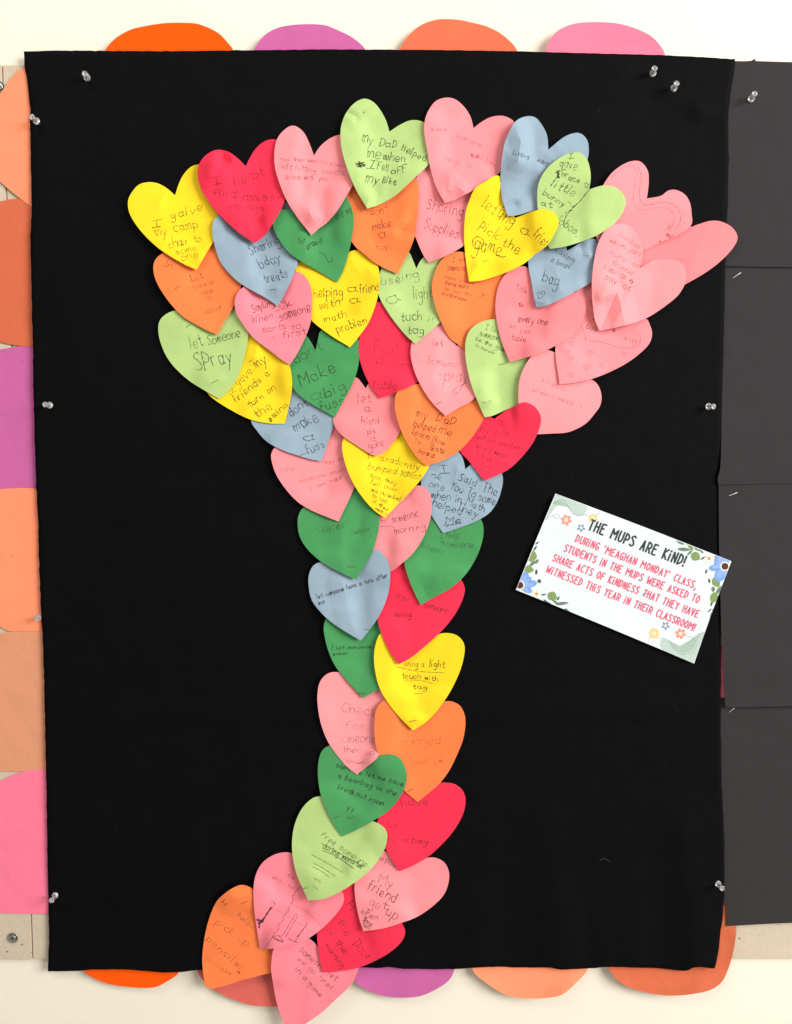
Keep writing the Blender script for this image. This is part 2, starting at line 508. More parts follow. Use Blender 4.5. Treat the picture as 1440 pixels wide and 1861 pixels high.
# ------------------------------------------------------------------ paper border (scallops)
def border(colour, pts, d0, curl, label, closing=(), light=None, hol=()):
    out = catmull(pts, True, 7)
    cx = sum(p[0] for p in out) / len(out); cy = sum(p[1] for p in out) / len(out)
    R = max(math.hypot(p[0] - cx, p[1] - cy) for p in out)
    ph = rnd.uniform(0, 6); ax = rnd.uniform(0, 3)
    lo = crease_fn(closing)
    def depth(u, v):
        r = math.hypot(u - cx, v - cy) / R
        out_ = max(44 - u, 93 - v, v - 1762, u - 1322, 0.0) if not (u < 100 and 120 < v < 1700) else 0.0
        k = min(1.0, out_ / 30.0)
        dd = d0 + curl * r * r * (0.25 + 0.75 * k) + (0.0006 * math.sin(u * 0.031 + ph) * math.cos(v * 0.027 + ax) + lo(u, v)) * (0.3 + 0.7 * k)
        if u > 1255 and v < 1700: dd = min(dd, 0.0082 + 0.00008 * max(0, v - 1660))
        return min(dd, FD - 0.0022 + curl * k)
    o, tree = sheet_mesh('border_paper', out, depth, PAPER[colour], step=9, seed=int(cx))
    tag(o, label, 'border paper', 'round coloured papers edging the bulletin board')
    if hol:
        hv, hf = [], []
        for (u, v) in hol:
            hh = tree.ray_cast(Vector((u, v, 10)), Vector((0, 0, -1)))
            if hh[0] is None: continue
            k = len(hv); hv += [P(a, b, hh[0].z + 0.00015) for a, b in disc_pts(u, v, 1.2, 1.0, 8)]; hf.append(list(range(k, k + 8)))
        link_mesh('pin_hole', hv, fix_up(hv, hf), [INK[2]], parent=o, smooth=False)['kind'] = 'stuff'
    return o
B0 = BT + 0.0009
border('oranger', [(192, 91), (208, 71), (236, 54), (264, 47), (299, 41.7), (333, 41), (361, 43.4), (396, 59), (413, 76), (424, 91), (432, 130), (420, 190), (370, 240), (300, 250), (230, 235), (190, 190), (182, 130)], B0, 0.0015,
       'bright orange round paper at the top left, its top above the fabric')
border('purple', [(462, 91), (481, 64), (505.5, 50), (543.7, 44), (589, 45), (613, 54), (641, 68), (665, 91), (680, 140), (660, 210), (600, 250), (530, 250), (470, 210), (452, 140)], B0 + .0002, 0.0012,
       'orchid purple round paper standing above the top edge of the fabric', closing=[(545, 44, 548, 250, .5, 20)])
border('salmon', [(728, 87), (755.5, 52), (790, 36), (828.5, 35), (860, 41), (887.5, 48.6), (915, 64), (940, 91), (950, 140), (930, 210), (870, 245), (790, 240), (735, 200), (718, 140)], B0, 0.0022,
       'terracotta orange round paper at the top between the purple and pink ones', closing=[(815, 35, 818, 250, .8, 15)])
border('hotpink', [(992, 94), (1004, 66), (1023, 50), (1054.6, 41), (1113.6, 41), (1148, 48.6), (1179.6, 62.5), (1197, 78), (1209, 98), (1215, 150), (1190, 215), (1130, 245), (1060, 240), (1005, 200), (985, 145)], B0 + .0002, 0.005,
       'hot pink round paper at the top right above the fabric')
# left side, bottom to top overlap
border('hotpink', [(-20, 1432), (20, 1410), (50, 1401), (82, 1400), (140, 1420), (180, 1520), (150, 1620), (100, 1661, 1), (40, 1661), (0, 1660), (-90, 1662, 1), (-90, 1480)], B0 + .0004, 0.001,
       'hot pink paper lowest on the left side of the board', closing=[(0, 1600, 88, 1590, -.6, 30)])
border('tan', [(-60, 1190), (-18, 1158), (14, 1149), (75, 1144), (150, 1165), (180, 1270), (140, 1380), (82, 1401), (36, 1402), (0, 1402), (-60, 1395), (-90, 1300)], B0 + .0001, 0.001,
       'tan brown paper on the left side directly above the lowest hot pink one', closing=[(0, 1240, 90, 1260, .8, 40)])
border('peach', [(-80, 900), (0, 889), (66, 888), (150, 905), (180, 1010), (145, 1120), (75, 1146), (36, 1147), (14, 1146.5), (0, 1139), (-50, 1110), (-95, 1010)], B0 + .0009, 0.001,
       'peach paper on the left side with tiny pin holes, between purple and tan', hol=[(22, 1011), (64, 935), (75, 1140)])
border('purple', [(-80, 650), (0, 635), (42, 628.5), (62, 627), (150, 650), (180, 750), (150, 860), (66, 889), (0, 890), (-80, 885), (-100, 760)], B0 + .0001, 0.001,
       'orchid purple paper on the left side of the board', hol=[(40, 656)])
border('terra', [(-80, 385), (0, 366), (35, 361), (58, 373), (140, 400), (180, 500), (150, 600), (58, 629), (20, 626), (0, 622), (-80, 610), (-100, 480)], B0 + .0006, 0.0015,
       'terracotta orange paper on the left side below the peach one')
border('peach', [(0, 170), (12, 153), (28, 132), (40, 124), (60, 118), (130, 130), (175, 210), (160, 320), (100, 385), (56, 374), (35, 359), (16, 344), (0, 330), (-50, 290), (-40, 210)], B0 + .0012, 0.001,
       'peach round paper topmost on the left side of the board', closing=[(20, 182, 34, 178, .6, 4)])
# bottom row
border('oranger', [(153, 1765), (175, 1780), (198, 1788.5), (227.5, 1793.5), (280, 1795), (306, 1782.7), (318, 1775), (325, 1767), (340, 1700), (320, 1630), (250, 1600), (170, 1620), (135, 1700)], B0, 0.002,
       'bright orange round paper peeping out under the bottom left of the fabric')
border('dusty', [(358.7, 1765), (370, 1783), (385, 1797), (408, 1810), (449, 1825.6), (466.6, 1828.5), (504.5, 1829.7), (550, 1822), (590, 1795), (610, 1740), (590, 1650), (500, 1600), (400, 1620), (350, 1700)], B0, 0.003,
       'dusty red round paper at the bottom behind the orange and pink hearts', closing=[(492, 1760, 498, 1830, -1.5, 9)])
border('purple', [(640, 1770), (646, 1785), (673, 1802), (704.5, 1811.6), (740, 1813.5), (766.7, 1810), (797.8, 1795.6), (817.8, 1780), (827, 1760), (835, 1700), (800, 1630), (720, 1610), (650, 1640), (628, 1710)], B0, 0.004,
       'orchid purple round paper under the bottom edge of the fabric', closing=[(750, 1770, 745, 1814, .9, 10)])
border('peach', [(859.5, 1763), (883, 1786), (918, 1807.5), (953, 1815), (995.6, 1814), (1023, 1807.5), (1050, 1784), (1067.5, 1763), (1080, 1700), (1050, 1620), (960, 1600), (880, 1630), (848, 1700)], B0, 0.008,
       'peach round paper curling out below the fabric, right of the purple one', closing=[(1020, 1811, 1050, 1760, 3.0, 9)])
border('terra', [(1100, 1740), (1108, 1763), (1128, 1786), (1159, 1800), (1201.7, 1808.7), (1233, 1809.5), (1268, 1805.6), (1295, 1798), (1314.5, 1782), (1330, 1743), (1337, 1708), (1339, 1685), (1335, 1620), (1280, 1560), (1180, 1570), (1110, 1640)], B0, 0.0075,
       'terracotta orange paper curling round the bottom right corner of the fabric', closing=[(1262, 1812, 1322, 1690, 2.5, 9)])
border('hotpink', [(1290, 1180), (1330, 1180), (1340, 1230), (1325, 1275), (1308, 1283.5), (1280, 1282), (1262, 1230)], B0, 0.0004,
       'sliver of pink paper between the fabric and the charcoal sheets')

# ------------------------------------------------------------------ black fabric
FL = [(43, 93), (45, 122), (50, 150), (55.5, 200), (54, 215), (56, 300), (57.5, 380), (55, 430), (57, 520), (60, 640), (61, 730), (63, 800), (65, 870), (69, 950), (72, 1050), (74, 1110), (77, 1150), (80, 1230), (82, 1330), (84, 1420), (85.5, 1510), (87.5, 1610), (89, 1700), (87.5, 1766)]
FR = [(1337, 107), (1335, 130), (1328, 170), (1324, 200), (1325, 290), (1322, 400), (1318, 520), (1315, 640), (1312, 760), (1310, 850), (1308, 960), (1310, 1100), (1311, 1220), (1310.5, 1320), (1312, 1420), (1316, 1500), (1317.5, 1560), (1317, 1626), (1314.5, 1665), (1310.6, 1694), (1305.7, 1733), (1300, 1760)]
FT = [(43, 93), (100, 91.5), (190, 92), (300, 92.5), (450, 91), (560, 89.5), (680, 89.5), (790, 90.5), (930, 92.5), (1060, 96), (1200, 99.5), (1290, 104), (1337, 107)]
FB = [(87.5, 1766), (140, 1765), (170, 1762.5), (225, 1762), (300, 1768), (330, 1767), (360, 1763), (420, 1764), (520, 1768), (600, 1764), (655, 1758), (690, 1760), (705, 1757), (730, 1761), (790, 1762), (840, 1761), (860, 1759), (918, 1757), (925, 1758.5), (1000, 1759), (1020, 1763), (1060, 1761), (1110, 1757.5), (1200, 1760), (1233, 1764), (1250, 1765), (1260, 1759), (1275.7, 1757), (1289, 1760), (1300, 1760)]
def fint(tab, t, axis):
    a = [p[axis] for p in tab]; b = [p[1 - axis] for p in tab]
    return np.interp(t, a, b)
fpins = [(157, 140), (66, 219), (90, 736), (100, 1628), (1187, 132), (1225, 160), (1289, 738), (1306, 1607)]
rf = random.Random(3)
waves = [(rf.uniform(.002, .012), rf.uniform(.0015, .008), rf.uniform(0, 6.28), rf.uniform(.00015, .0005)) for _ in range(9)]
fcr = [(922, 1640, 922, 1762, -0.5, 7), (922, 1500, 922, 1640, -0.3, 9), (200, 1300, 560, 1296, 0.5, 10), (880, 1300, 1240, 1288, 0.5, 10), (330, 1300, 340, 1600, 0.4, 14),
       (1210, 165, 1270, 195, 0.9, 9), (1270, 195, 1318, 220, 0.8, 8), (1240, 1500, 1262, 1762, 1.6, 22), (1205, 1560, 1212, 1762, -0.5, 18), (1020, 1640, 1024, 1762, 0.8, 14),
       (380, 930, 362, 980, .5, 8), (730, 100, 735, 160, .4, 20), (1130, 120, 1000, 700, 0.5, 26), (170, 160, 330, 520, 0.4, 26), (70, 230, 160, 700, 0.5, 20),
       (1000, 1500, 1010, 1700, .8, 18), (700, 1640, 704, 1760, .6, 12), (230, 1640, 236, 1764, .8, 16), (305, 1650, 300, 1764, -.4, 14)]
fcr = [c[:4] + (c[4] * 2.6, c[5]) for c in fcr]
fcrf = crease_fn(fcr)
def fabric_d(u, v):
    s = FD + fcrf(u, v)
    for a, b, ph, am in waves: s += am * math.sin(a * u + b * v + ph)
    hem = max(0.0, (v - 1500) / 265.0)
    s += hem * hem * 0.0011 * (1 + math.sin(u * 0.045) + 0.4 * math.sin(u * .11))
    for (x, y) in fpins:
        s -= 0.0007 * math.exp(-math.hypot(u - x, v - y) / 26.0)
    return s
NU, NV = 150, 190
fv = []
for j in range(NV + 1):
    tv = j / NV
    for i in range(NU + 1):
        tu = i / NU
        # bilinear patch with the traced edges
        yl = FL[0][1] + (FL[-1][1] - FL[0][1]) * tv; yr = FR[0][1] + (FR[-1][1] - FR[0][1]) * tv
        xl = fint(FL, yl, 1); xr = fint(FR, yr, 1)
        xt = FT[0][0] + (FT[-1][0] - FT[0][0]) * tu; xb = FB[0][0] + (FB[-1][0] - FB[0][0]) * tu
        yt = fint(FT, xt, 0); yb = fint(FB, xb, 0)
        x = (1 - tu) * xl + tu * xr + (1 - tv) * xt + tv * xb - ((1 - tu) * (1 - tv) * FL[0][0] + tu * (1 - tv) * FR[0][0] + (1 - tu) * tv * FL[-1][0] + tu * tv * FR[-1][0])
        y = (1 - tu) * yl + tu * yr + (1 - tv) * yt + tv * yb - ((1 - tu) * (1 - tv) * FL[0][1] + tu * (1 - tv) * FR[0][1] + (1 - tu) * tv * FL[-1][1] + tu * tv * FR[-1][1])
        if i in (0, NU): x += rf.gauss(0, .35)
        if j in (0, NV): y += rf.gauss(0, .25)
        fv.append((x, y, fabric_d(x, y)))
NP = len(fv)
ff = []; W1 = NU + 1
for j in range(NV):
    for i in range(NU):
        a = j * W1 + i
        ff.append([a, a + W1, a + W1 + 1, a + 1])
nq = len(ff)
for f in ff[:nq]: ff.append([NP + q for q in reversed(f)])
edge = [(i, i + 1) for i in range(NU)] + [(NV * W1 + i + 1, NV * W1 + i) for i in range(NU)] + \
       [((j + 1) * W1, j * W1) for j in range(NV)] + [(j * W1 + NU, (j + 1) * W1 + NU) for j in range(NV)]
for a, b in edge: ff.append([a, b, NP + b, NP + a])
fabric = link_mesh('black_fabric', [P(*t) for t in fv] + [P(t[0], t[1], t[2] - 0.0009) for t in fv], ff, [m_fabric], smooth=[True] * (2 * nq) + [False] * len(edge))
lv, lf = [], []
def fthread(pts, wd):
    q = catmull(pts, False, 2.0); base_k = len(lv)
    for i, p_ in enumerate(q):
        a = q[max(0, i - 1)]; b_ = q[min(len(q) - 1, i + 1)]
        t = np.array((b_[0] - a[0], b_[1] - a[1])); t = t / (np.linalg.norm(t) + 1e-9); nn = np.array((-t[1], t[0])) * wd / 2
        lv.append(P(p_[0] + nn[0], p_[1] + nn[1], fabric_d(p_[0], p_[1]) + 0.0006)); lv.append(P(p_[0] - nn[0], p_[1] - nn[1], fabric_d(p_[0], p_[1]) + 0.0006))
    for i in range(len(q) - 1): lf.append([base_k + 2 * i, base_k + 2 * i + 1, base_k + 2 * i + 3, base_k + 2 * i + 2])
fthread([(1090, 1565), (1096, 1561), (1103, 1562), (1109, 1567)], 0.9)
for (x, y) in [(368, 937), (133, 96), (1124, 720), (250, 640), (1180, 1400), (300, 1180), (980, 1250), (1230, 1290), (210, 1500), (460, 1380), (1040, 860), (520, 300), (1090, 200)]:
    an = rf.uniform(0, 3.1); l = rf.uniform(1.2, 3.2)
    fthread([(x, y), (x + l * math.cos(an), y + l * math.sin(an))], 0.8)
lint = link_mesh('lint', lv, fix_up(lv, lf), [print_mat('grey_lint', (0.07, 0.07, 0.075), 0.7)], parent=fabric, smooth=False)
lint['kind'] = 'stuff'
tag(fabric, 'large plain black cloth pinned over the bulletin board', 'fabric')

# ------------------------------------------------------------------ charcoal sheets on the right
def sheet(pts, dfun, label, cr=()):
    lo = crease_fn(cr)
    out = catmull([(p[0], p[1], 1) if len(p) > 2 else p for p in pts], True, 12)
    o, t = sheet_mesh('charcoal_paper_sheet', out, lambda u, v: dfun(u, v) + lo(u, v), PAPER['black'], step=14, thick=0.0003, seed=int(pts[0][1]))
    tag(o, label, 'paper sheet', 'charcoal paper sheets down the right side')
    return t
tA = sheet([(1250, 108, 1), (1337, 110.5), (1366, 110), (1372, 106, 1), (1374, 110.5, 1), (1440, 112.5), (1560, 114, 1), (1560, 483, 1), (1440, 485.5), (1318, 483.5), (1250, 482, 1)],
           lambda u, v: 0.0096 + 0.0011 * max(0, (v - 350) / 135.0) ** 2, 'topmost charcoal sheet on the right side, held by a clear pin', [(1330, 110, 1370, 112, .5, 10)])
tD = sheet([(1250, 1270, 1), (1560, 1262, 1), (1560, 1676, 1), (1440, 1677.5), (1320, 1683.5, 1), (1316, 1640), (1250, 1600, 1)],
           lambda u, v: 0.0092 + 0.0014 * max(0, (v - 1500) / 180.0) ** 2, 'lowest charcoal sheet on the right side above the terracotta paper')
tC = sheet([(1306.5, 866, 1), (1560, 862, 1), (1560, 1281, 1), (1440, 1283.5), (1322, 1286, 1), (1318.5, 1283, 1), (1316, 1230), (1311, 1120), (1307.5, 990)],
           lambda u, v: 0.0140 + 0.0006 * ((v - 870) / 410.0), 'charcoal sheet on the right side beside the printed card', [(1308, 860, 1400, 858, .2, 20)])
tB = sheet([(1316, 470, 1), (1560, 468, 1), (1560, 877, 1), (1440, 878.5), (1306.5, 881, 1), (1305, 869), (1309.5, 852), (1311.5, 800), (1313, 700), (1316, 560)],
           lambda u, v: 0.0088 + 0.0062 * min(1, max(0, (v - 600) / 250.0)) ** 1.3, 'second charcoal sheet from the top on the right side', [(1306, 878, 1340, 862, .7, 14)])

# ------------------------------------------------------------------ paper hearts
# key: colour, label, outline (third value = sharp corner), creases, tip lift mm, lettering, extra strokes
HE = {}
def H(key, colour, label, pts, creases=(), lift=1.2, text=(), draw=(), **kw):
    HE[key] = dict(colour=colour, label=label, pts=pts, creases=creases, lift=lift, text=text, draw=draw, **kw)

H('h27', 'orange', 'orange heart at the far left reading let someone use a eraser',
  [(358, 478, 1), (348, 466), (330, 457), (312, 455.5), (298, 459), (284.5, 469), (279, 482), (281, 502), (291, 524.5), (311, 553), (333, 575.5), (355.5, 589), (380, 602), (395.5, 608, 1), (406.7, 586.7), (426.7, 553), (439, 517), (443, 490), (436, 460), (420, 440), (400, 434), (380, 442)],
  [(318, 525, 331, 515, .3, 5)], 1.2,
  [("Let", 349, 511, 368, 505.5, 13, 2), ("Someon", 352, 526.7, 389, 514.5, 9, 1), ("use", 368, 535.5, 386.7, 531, 8, 1), ("a", 376.7, 546.7, 384.5, 545.5, 8, 1), ("easer", 374.5, 572, 404.5, 562, 9, 1), ("Jn", 294.5, 483, 311, 489, 13, 2)])
H('h28', 'lime', 'lime green heart on the left reading let someone spray in large letters',
  [(392, 585, 1), (375, 572), (350, 565), (332, 562.5), (316.7, 564.5), (303, 570), (292, 580), (287.8, 593), (290, 615.5), (301, 644.5), (316.7, 666.7), (343, 691), (374.5, 711), (398.5, 725, 1), (419, 706.7), (434.5, 680), (445.5, 644.5), (451, 615.5), (450, 592), (440, 572), (425, 561), (405, 567)],
  [(322, 610, 340, 600, .5, 12), (385, 697, 400, 690, .4, 5)], 1.0,
  [("let", 347.8, 632, 367.8, 627.8, 22, 3), ("Someone", 379, 627, 436.7, 611.5, 17, 3), ("SPray", 359, 675, 423, 658, 32, 3)])
H('h29', 'yellow', 'yellow heart reading I gave my friends a turn on the swing',
  [(440, 648, 1), (425, 645), (400, 655), (382, 680), (376, 700), (376.7, 713), (387.8, 724.5), (414.5, 742), (454.5, 762), (492, 769.5), (517.8, 770, 1), (525.5, 737.8), (531, 706.7), (530, 680), (525.5, 662), (512, 632), (490, 610), (465, 602), (448, 608), (440, 625)],
  [(463, 650, 470, 615, .6, 6), (463, 650, 480, 665, .4, 8)], 1.0,
  [("I", 417.8, 717.8, 427.8, 711, 8, 1), ("gave", 432, 702, 460, 677.8, 11, 2), ("my", 466.7, 669, 485.5, 657.8, 12, 3), ("friends a", 429, 732, 491, 681, 14, 3), ("turn on", 455.5, 741, 501, 706.7, 13, 3), ("the", 467.8, 760, 495.5, 742, 17, 3), ("swing", 491, 766.5, 524.7, 738.8, 13, 3)],
  [(3, 2.5, [(490.5, 760), (493.5, 762), (491, 765), (493.5, 766)])])
H('h26', 'blue', 'grey-blue heart reading sharing bday treats under the red heart',
  [(455, 412, 1), (440, 398), (420, 390), (402, 390), (390, 398), (386.3, 409), (386.7, 429), (393, 455.5), (402, 477.8), (420, 500), (437.8, 515.5), (464.5, 531), (484.5, 542), (505.5, 556.7, 1), (515.5, 537.8), (526.7, 515.5), (537.8, 489), (543, 470), (543, 430), (536, 390), (522, 368), (505, 366), (480, 383)],
  [(492, 527, 503, 525, .4, 4), (505, 524, 522, 522, .4, 8), (420, 430, 432, 420, .4, 5)], 1.5,
  [("Sharing", 456.7, 463, 509, 443, 19, 3), ("bday", 474.5, 488, 511, 473, 20, 3), ("treats", 482, 515.5, 523, 503, 18, 3)])
H('h1', 'yellow', 'yellow heart at the upper far left reading I gaive my camp chair to some one',
  [(318.4, 354.7, 1), (302, 341), (287, 333), (271, 330.8), (253, 335), (240, 349), (233, 364), (234.5, 384), (244.5, 404), (264.5, 429), (291, 453), (333, 479), (358, 490, 1), (375.5, 459), (388, 438), (396, 415), (400, 385), (398, 345), (385, 312), (372, 300), (361, 298.5), (347, 303), (333, 318), (324.5, 335.5)],
  [(289, 371, 301, 350, .35, 4), (345, 484, 362, 470, .6, 6), (362, 470, 378, 452, .5, 6)], 1.4,
  [("I", 277, 413, 291, 411, 14, 3), ("gaive", 311, 399, 368, 381, 15, 3), ("my camp", 283, 429, 360, 413, 13, 2), ("chair to", 307, 451, 367, 438, 15, 2), ("some", 321, 463, 358, 455, 9, 2), ("one", 330, 474, 360, 468, 10, 2)])
H('h34', 'green', 'dark green heart reading dont make a big fuss in the middle left',
  [(573.8, 636.7, 1), (564.5, 620), (557.8, 611), (545, 604), (531, 620), (525, 650), (527, 675), (533, 704.5), (549, 722), (573, 737.8), (593, 749), (608.5, 759, 1), (624.5, 729), (640, 700), (650, 671), (653.8, 644.5), (652, 620), (644, 604), (625, 595), (600, 594), (583, 601), (578, 617.8)],
  [(575, 640, 625, 625, .5, 9)], 1.2,
  [("dont", 537.8, 662, 585, 635, 18, 2), ("Make", 547.8, 702, 611, 675.5, 24, 3), ("a", 565, 729, 584, 722, 16, 2), ("big", 592, 722, 629, 708, 20, 3), ("fuss", 584.5, 748, 626.5, 735.5, 20, 3)])
H('h36', 'blue', 'grey-blue heart reading dont make a fuss at the lower left of the cluster',
  [(518, 752, 1), (500, 745), (478, 742), (462, 750), (456.7, 765.5), (466.7, 782), (484.5, 802), (513, 817.8), (542, 827.8), (564.5, 834.5), (584, 838, 1), (591, 820), (600, 793), (607.8, 764), (604, 742), (590, 715), (565, 700), (545, 698), (530, 708), (522, 730)],
  [(510, 785, 530, 780, .3, 6)], 0.8,
  [("dont", 530, 758, 560, 736, 18, 3), ("make", 537, 783, 578, 763, 20, 3), ("a", 554, 803, 571, 799, 13, 3), ("fuss", 561, 827, 591, 811, 18, 3)], [(2, 1.5, [(543, 828), (550, 826), (560, 822)])])
H('h37', 'pink', 'pink heart with barely legible faint writing at the left below the grey-blue one',
  [(585, 812, 1), (570, 808), (545, 804), (520, 804), (503, 810), (493.5, 824), (494.5, 840), (502, 862), (517.8, 886.7), (540, 911), (564.5, 926.7), (595.5, 940), (615.5, 947.8, 1), (624.5, 929), (643, 889), (655, 855), (652, 815), (634, 785), (612, 772), (598, 780), (588, 795)],
  [], 1.0,
  [("help", 511, 858, 536, 855, 10, 0), ("someone when", 544.5, 878, 626.7, 856, 8, 0), ("i am sad", 566.7, 891, 621, 870, 8, 1), ("they are", 590, 845, 628, 835, 7, 0)])
H('h39', 'green', 'green heart on the left of the stem, directly below the faint pink one',
  [(615, 930, 1), (597, 921), (575, 917), (560, 918), (549, 925), (543, 936), (541, 951), (545, 975), (559.6, 998.7), (583, 1020), (609.7, 1035.7), (633.5, 1047.5), (647.4, 1053.6, 1), (660, 1033), (675.7, 1006.6), (685, 977.6), (689.5, 951), (688, 920), (675, 895), (655, 883), (635, 888), (622, 905)],
  [(620, 950, 625, 1040, .7, 12), (660, 930, 648, 1010, -.5, 12)], 1.4,
  [("Super", 576.7, 969, 630, 957.8, 12, 1), ("helper", 641, 972, 673, 963.5, 8, 1)])
H('h42', 'blue', 'pale grey-blue heart on the stem reading let someone have a turn after me',
  [(645, 1042, 1), (625, 1028), (600, 1021), (584.6, 1021), (570, 1027.8), (562, 1043.6), (561, 1062), (566, 1088.4), (578, 1107), (599, 1128), (625.5, 1146.5), (656, 1164.4, 1), (670.4, 1146.5), (689, 1120), (704.7, 1083), (709.5, 1051.5), (707, 1025), (697, 1007), (683.6, 998.7), (668, 1005), (652, 1022)],
  [(622, 1060, 643, 1145, .9, 10), (640, 1060, 660, 1140, -.5, 12)], 1.6,
  [("let someone have a turn after", 577, 1088.4, 704.7, 1049, 8, 3), ("me", 580.7, 1100, 591, 1096, 6, 3)])
H('h44', 'green', 'green heart on the left of the stem reading I let someone easier',
  [(650, 1140, 1), (635, 1125), (615, 1116), (600, 1116), (592.6, 1124), (588.6, 1140), (590, 1155), (596.5, 1181.8), (609.7, 1210.8), (630.8, 1237), (649, 1257), (660, 1269, 1), (675.7, 1259.6), (692, 1249), (702, 1215), (702, 1160), (692, 1128), (680, 1118), (665, 1122)],
  [], 1.4,
  [("I let someone", 602, 1180.5, 674.4, 1178, 6.5, 2), ("easier", 606, 1191.5, 632, 1189.7, 6, 2)])
H('h46', 'pinkd', 'pink heart on the left of the stem reading check for someone',
  [(660, 1262, 1), (648, 1240), (630, 1225), (612, 1221.5), (596.5, 1224), (583, 1237), (577.5, 1258), (578, 1284.7), (584.6, 1319), (599, 1353), (623, 1385), (636, 1398), (649, 1407.4, 1), (667.8, 1393), (686, 1377), (700, 1345), (710, 1300), (708, 1265), (698, 1248), (685, 1246), (670, 1252)],
  [], 1.4,
  [("Check", 622, 1293, 684, 1302, 17, 1), ("for", 627, 1324, 665, 1327, 14, 0), ("someone", 615, 1351, 681, 1349, 13, 1), ("then up", 623, 1366.5, 680, 1372, 12, 1), ("turn", 628, 1385, 646, 1388, 7, 0)])
H('h47', 'orange', 'orange heart on the right of the stem with faint writing turned over',
  [(751, 1318, 1), (742, 1298), (730, 1281), (714, 1272), (699.4, 1272.5), (686, 1286), (681, 1308), (681, 1337.5), (686, 1364), (700, 1392), (718, 1420), (736, 1438), (759, 1458, 1), (784, 1438), (799.7, 1423.7), (818, 1398.6), (836.6, 1359), (843.5, 1337.5), (846, 1305.8), (838, 1284.7), (823.5, 1275.5), (809, 1274.5), (792, 1278), (770, 1295)],
  [], 1.2,
  [("turned", 727, 1357, 800, 1351, 15, 0), ("over", 748, 1393, 779, 1390, 14, 0), ("it", 794, 1391, 804, 1385, 7, 1)])
H('h48', 'green', 'dark green heart near the bottom reading someone let me have a beanbag',
  [(649, 1406.5, 1), (640, 1385), (625, 1362), (612, 1353.5), (599, 1355), (586, 1364), (579.4, 1382.8), (578, 1409), (583, 1443.5), (594, 1472.5), (607, 1499), (621.6, 1520.5, 1), (646.6, 1509.4), (678, 1492), (704.7, 1475), (725.8, 1451.4), (736.4, 1430), (739.5, 1409), (733.7, 1388), (723, 1374.9), (707.3, 1371), (691.5, 1373.5), (675, 1382), (660, 1393)],
  [], 1.4,
  [("someone let me have", 611, 1394, 732, 1430, 9, 3), ("a beanbag in the", 614, 1413, 719, 1446, 9, 3), ("breakout room", 613.7, 1434, 696, 1465, 10, 3), ("yy", 631, 1470, 645, 1474, 7, 2)], [(2, 1.2, [(630, 1483), (636, 1488), (642, 1483)])])
H('h50', 'red', 'red heart low on the stem reading have u bean bag, under the orange one',
  [(759, 1456, 1), (748, 1445), (738, 1437), (720, 1445), (702, 1462), (689, 1485), (684, 1505), (688, 1525), (702, 1545), (715, 1567.5), (726, 1584, 1), (752, 1572.8), (778.6, 1557), (799.7, 1538.5), (823.5, 1512), (840.6, 1483), (846.7, 1456.7), (842, 1438), (828.7, 1426), (813, 1422.5), (799.7, 1423), (780, 1432)],
  [(715, 1560, 745, 1548, .6, 8), (745, 1548, 775, 1555, -.4, 9)], 1.3,
  [("have", 731, 1467, 779, 1462, 14, 2), ("u", 704.7, 1502, 716.6, 1504, 13, 1), ("bean", 704, 1531, 740, 1532, 12, 1), ("bag", 748, 1532, 777, 1534.5, 11, 2)])
H('h49', 'lime', 'lime green heart near the bottom reading free someone during monster, with ruled lines',
  [(637, 1505, 1), (622, 1478), (605, 1456), (595, 1448), (583, 1447), (567.5, 1451.4), (549, 1469.8), (535.8, 1498.9), (531, 1530.5), (533, 1562), (541, 1593.9), (551.7, 1617.6), (560, 1637, 1), (585.5, 1634.4), (612, 1624.4), (652, 1599), (678, 1575.4), (696.8, 1549), (704, 1525), (702, 1509.4), (691.5, 1499), (678, 1493), (660, 1494)],
  [(556, 1612, 588, 1590, -.7, 8), (588, 1590, 612, 1600, -.6, 9), (600, 1615, 612, 1592, -.5, 9)], 1.6,
  [("Free someone", 583, 1520, 664, 1576, 12, 2), ("during monster", 586, 1541, 658, 1580, 11, 3)],
  [(3, 1.5, [(587, 1546), (612, 1557), (643, 1579)]), (2, 1.4, [(566, 1553), (590, 1566), (623, 1585.5)]), (2, 1.4, [(570, 1568.5), (590, 1580), (610, 1593)]),
   (2, 1.3, [(569, 1575.5), (585, 1584), (599, 1595)]), (2, 1.3, [(571, 1596.5), (577, 1599), (583, 1604)]), (2, 1.3, [(570, 1611), (574, 1613), (577, 1616.5)]), (2, 1.4, [(585, 1533), (610, 1546), (626, 1556), (662, 1575)])])
H('h54', 'orange', 'orange heart at the bottom far left reading I helped pick up pencils',
  [(490, 1660, 1), (475, 1632), (461, 1617), (450, 1610.5), (439, 1608.5), (425.5, 1613), (410, 1623), (394.5, 1637.8), (383, 1662), (374.5, 1691), (369, 1724.4), (367.8, 1751), (371, 1779), (374, 1794), (384.5, 1797.8, 1), (415, 1790), (439, 1782), (470, 1774), (505, 1762), (525, 1735), (530, 1700), (520, 1670), (505, 1655)],
  [(425, 1630, 450, 1626, 1.6, 13), (440, 1612, 470, 1628, -.6, 8)], 2.2,
  [("I", 406, 1647, 411, 1643, 8, 2), ("helped", 432, 1665, 465, 1695, 11, 1), ("pick up", 391, 1679, 448, 1720, 13, 1), ("pencils!", 375, 1708, 436, 1762, 12, 1), ("in class", 372, 1742, 417, 1774, 8, 0)],
  [(2, 3, [(433, 1766), (436, 1769)])], dbase=0.0008)
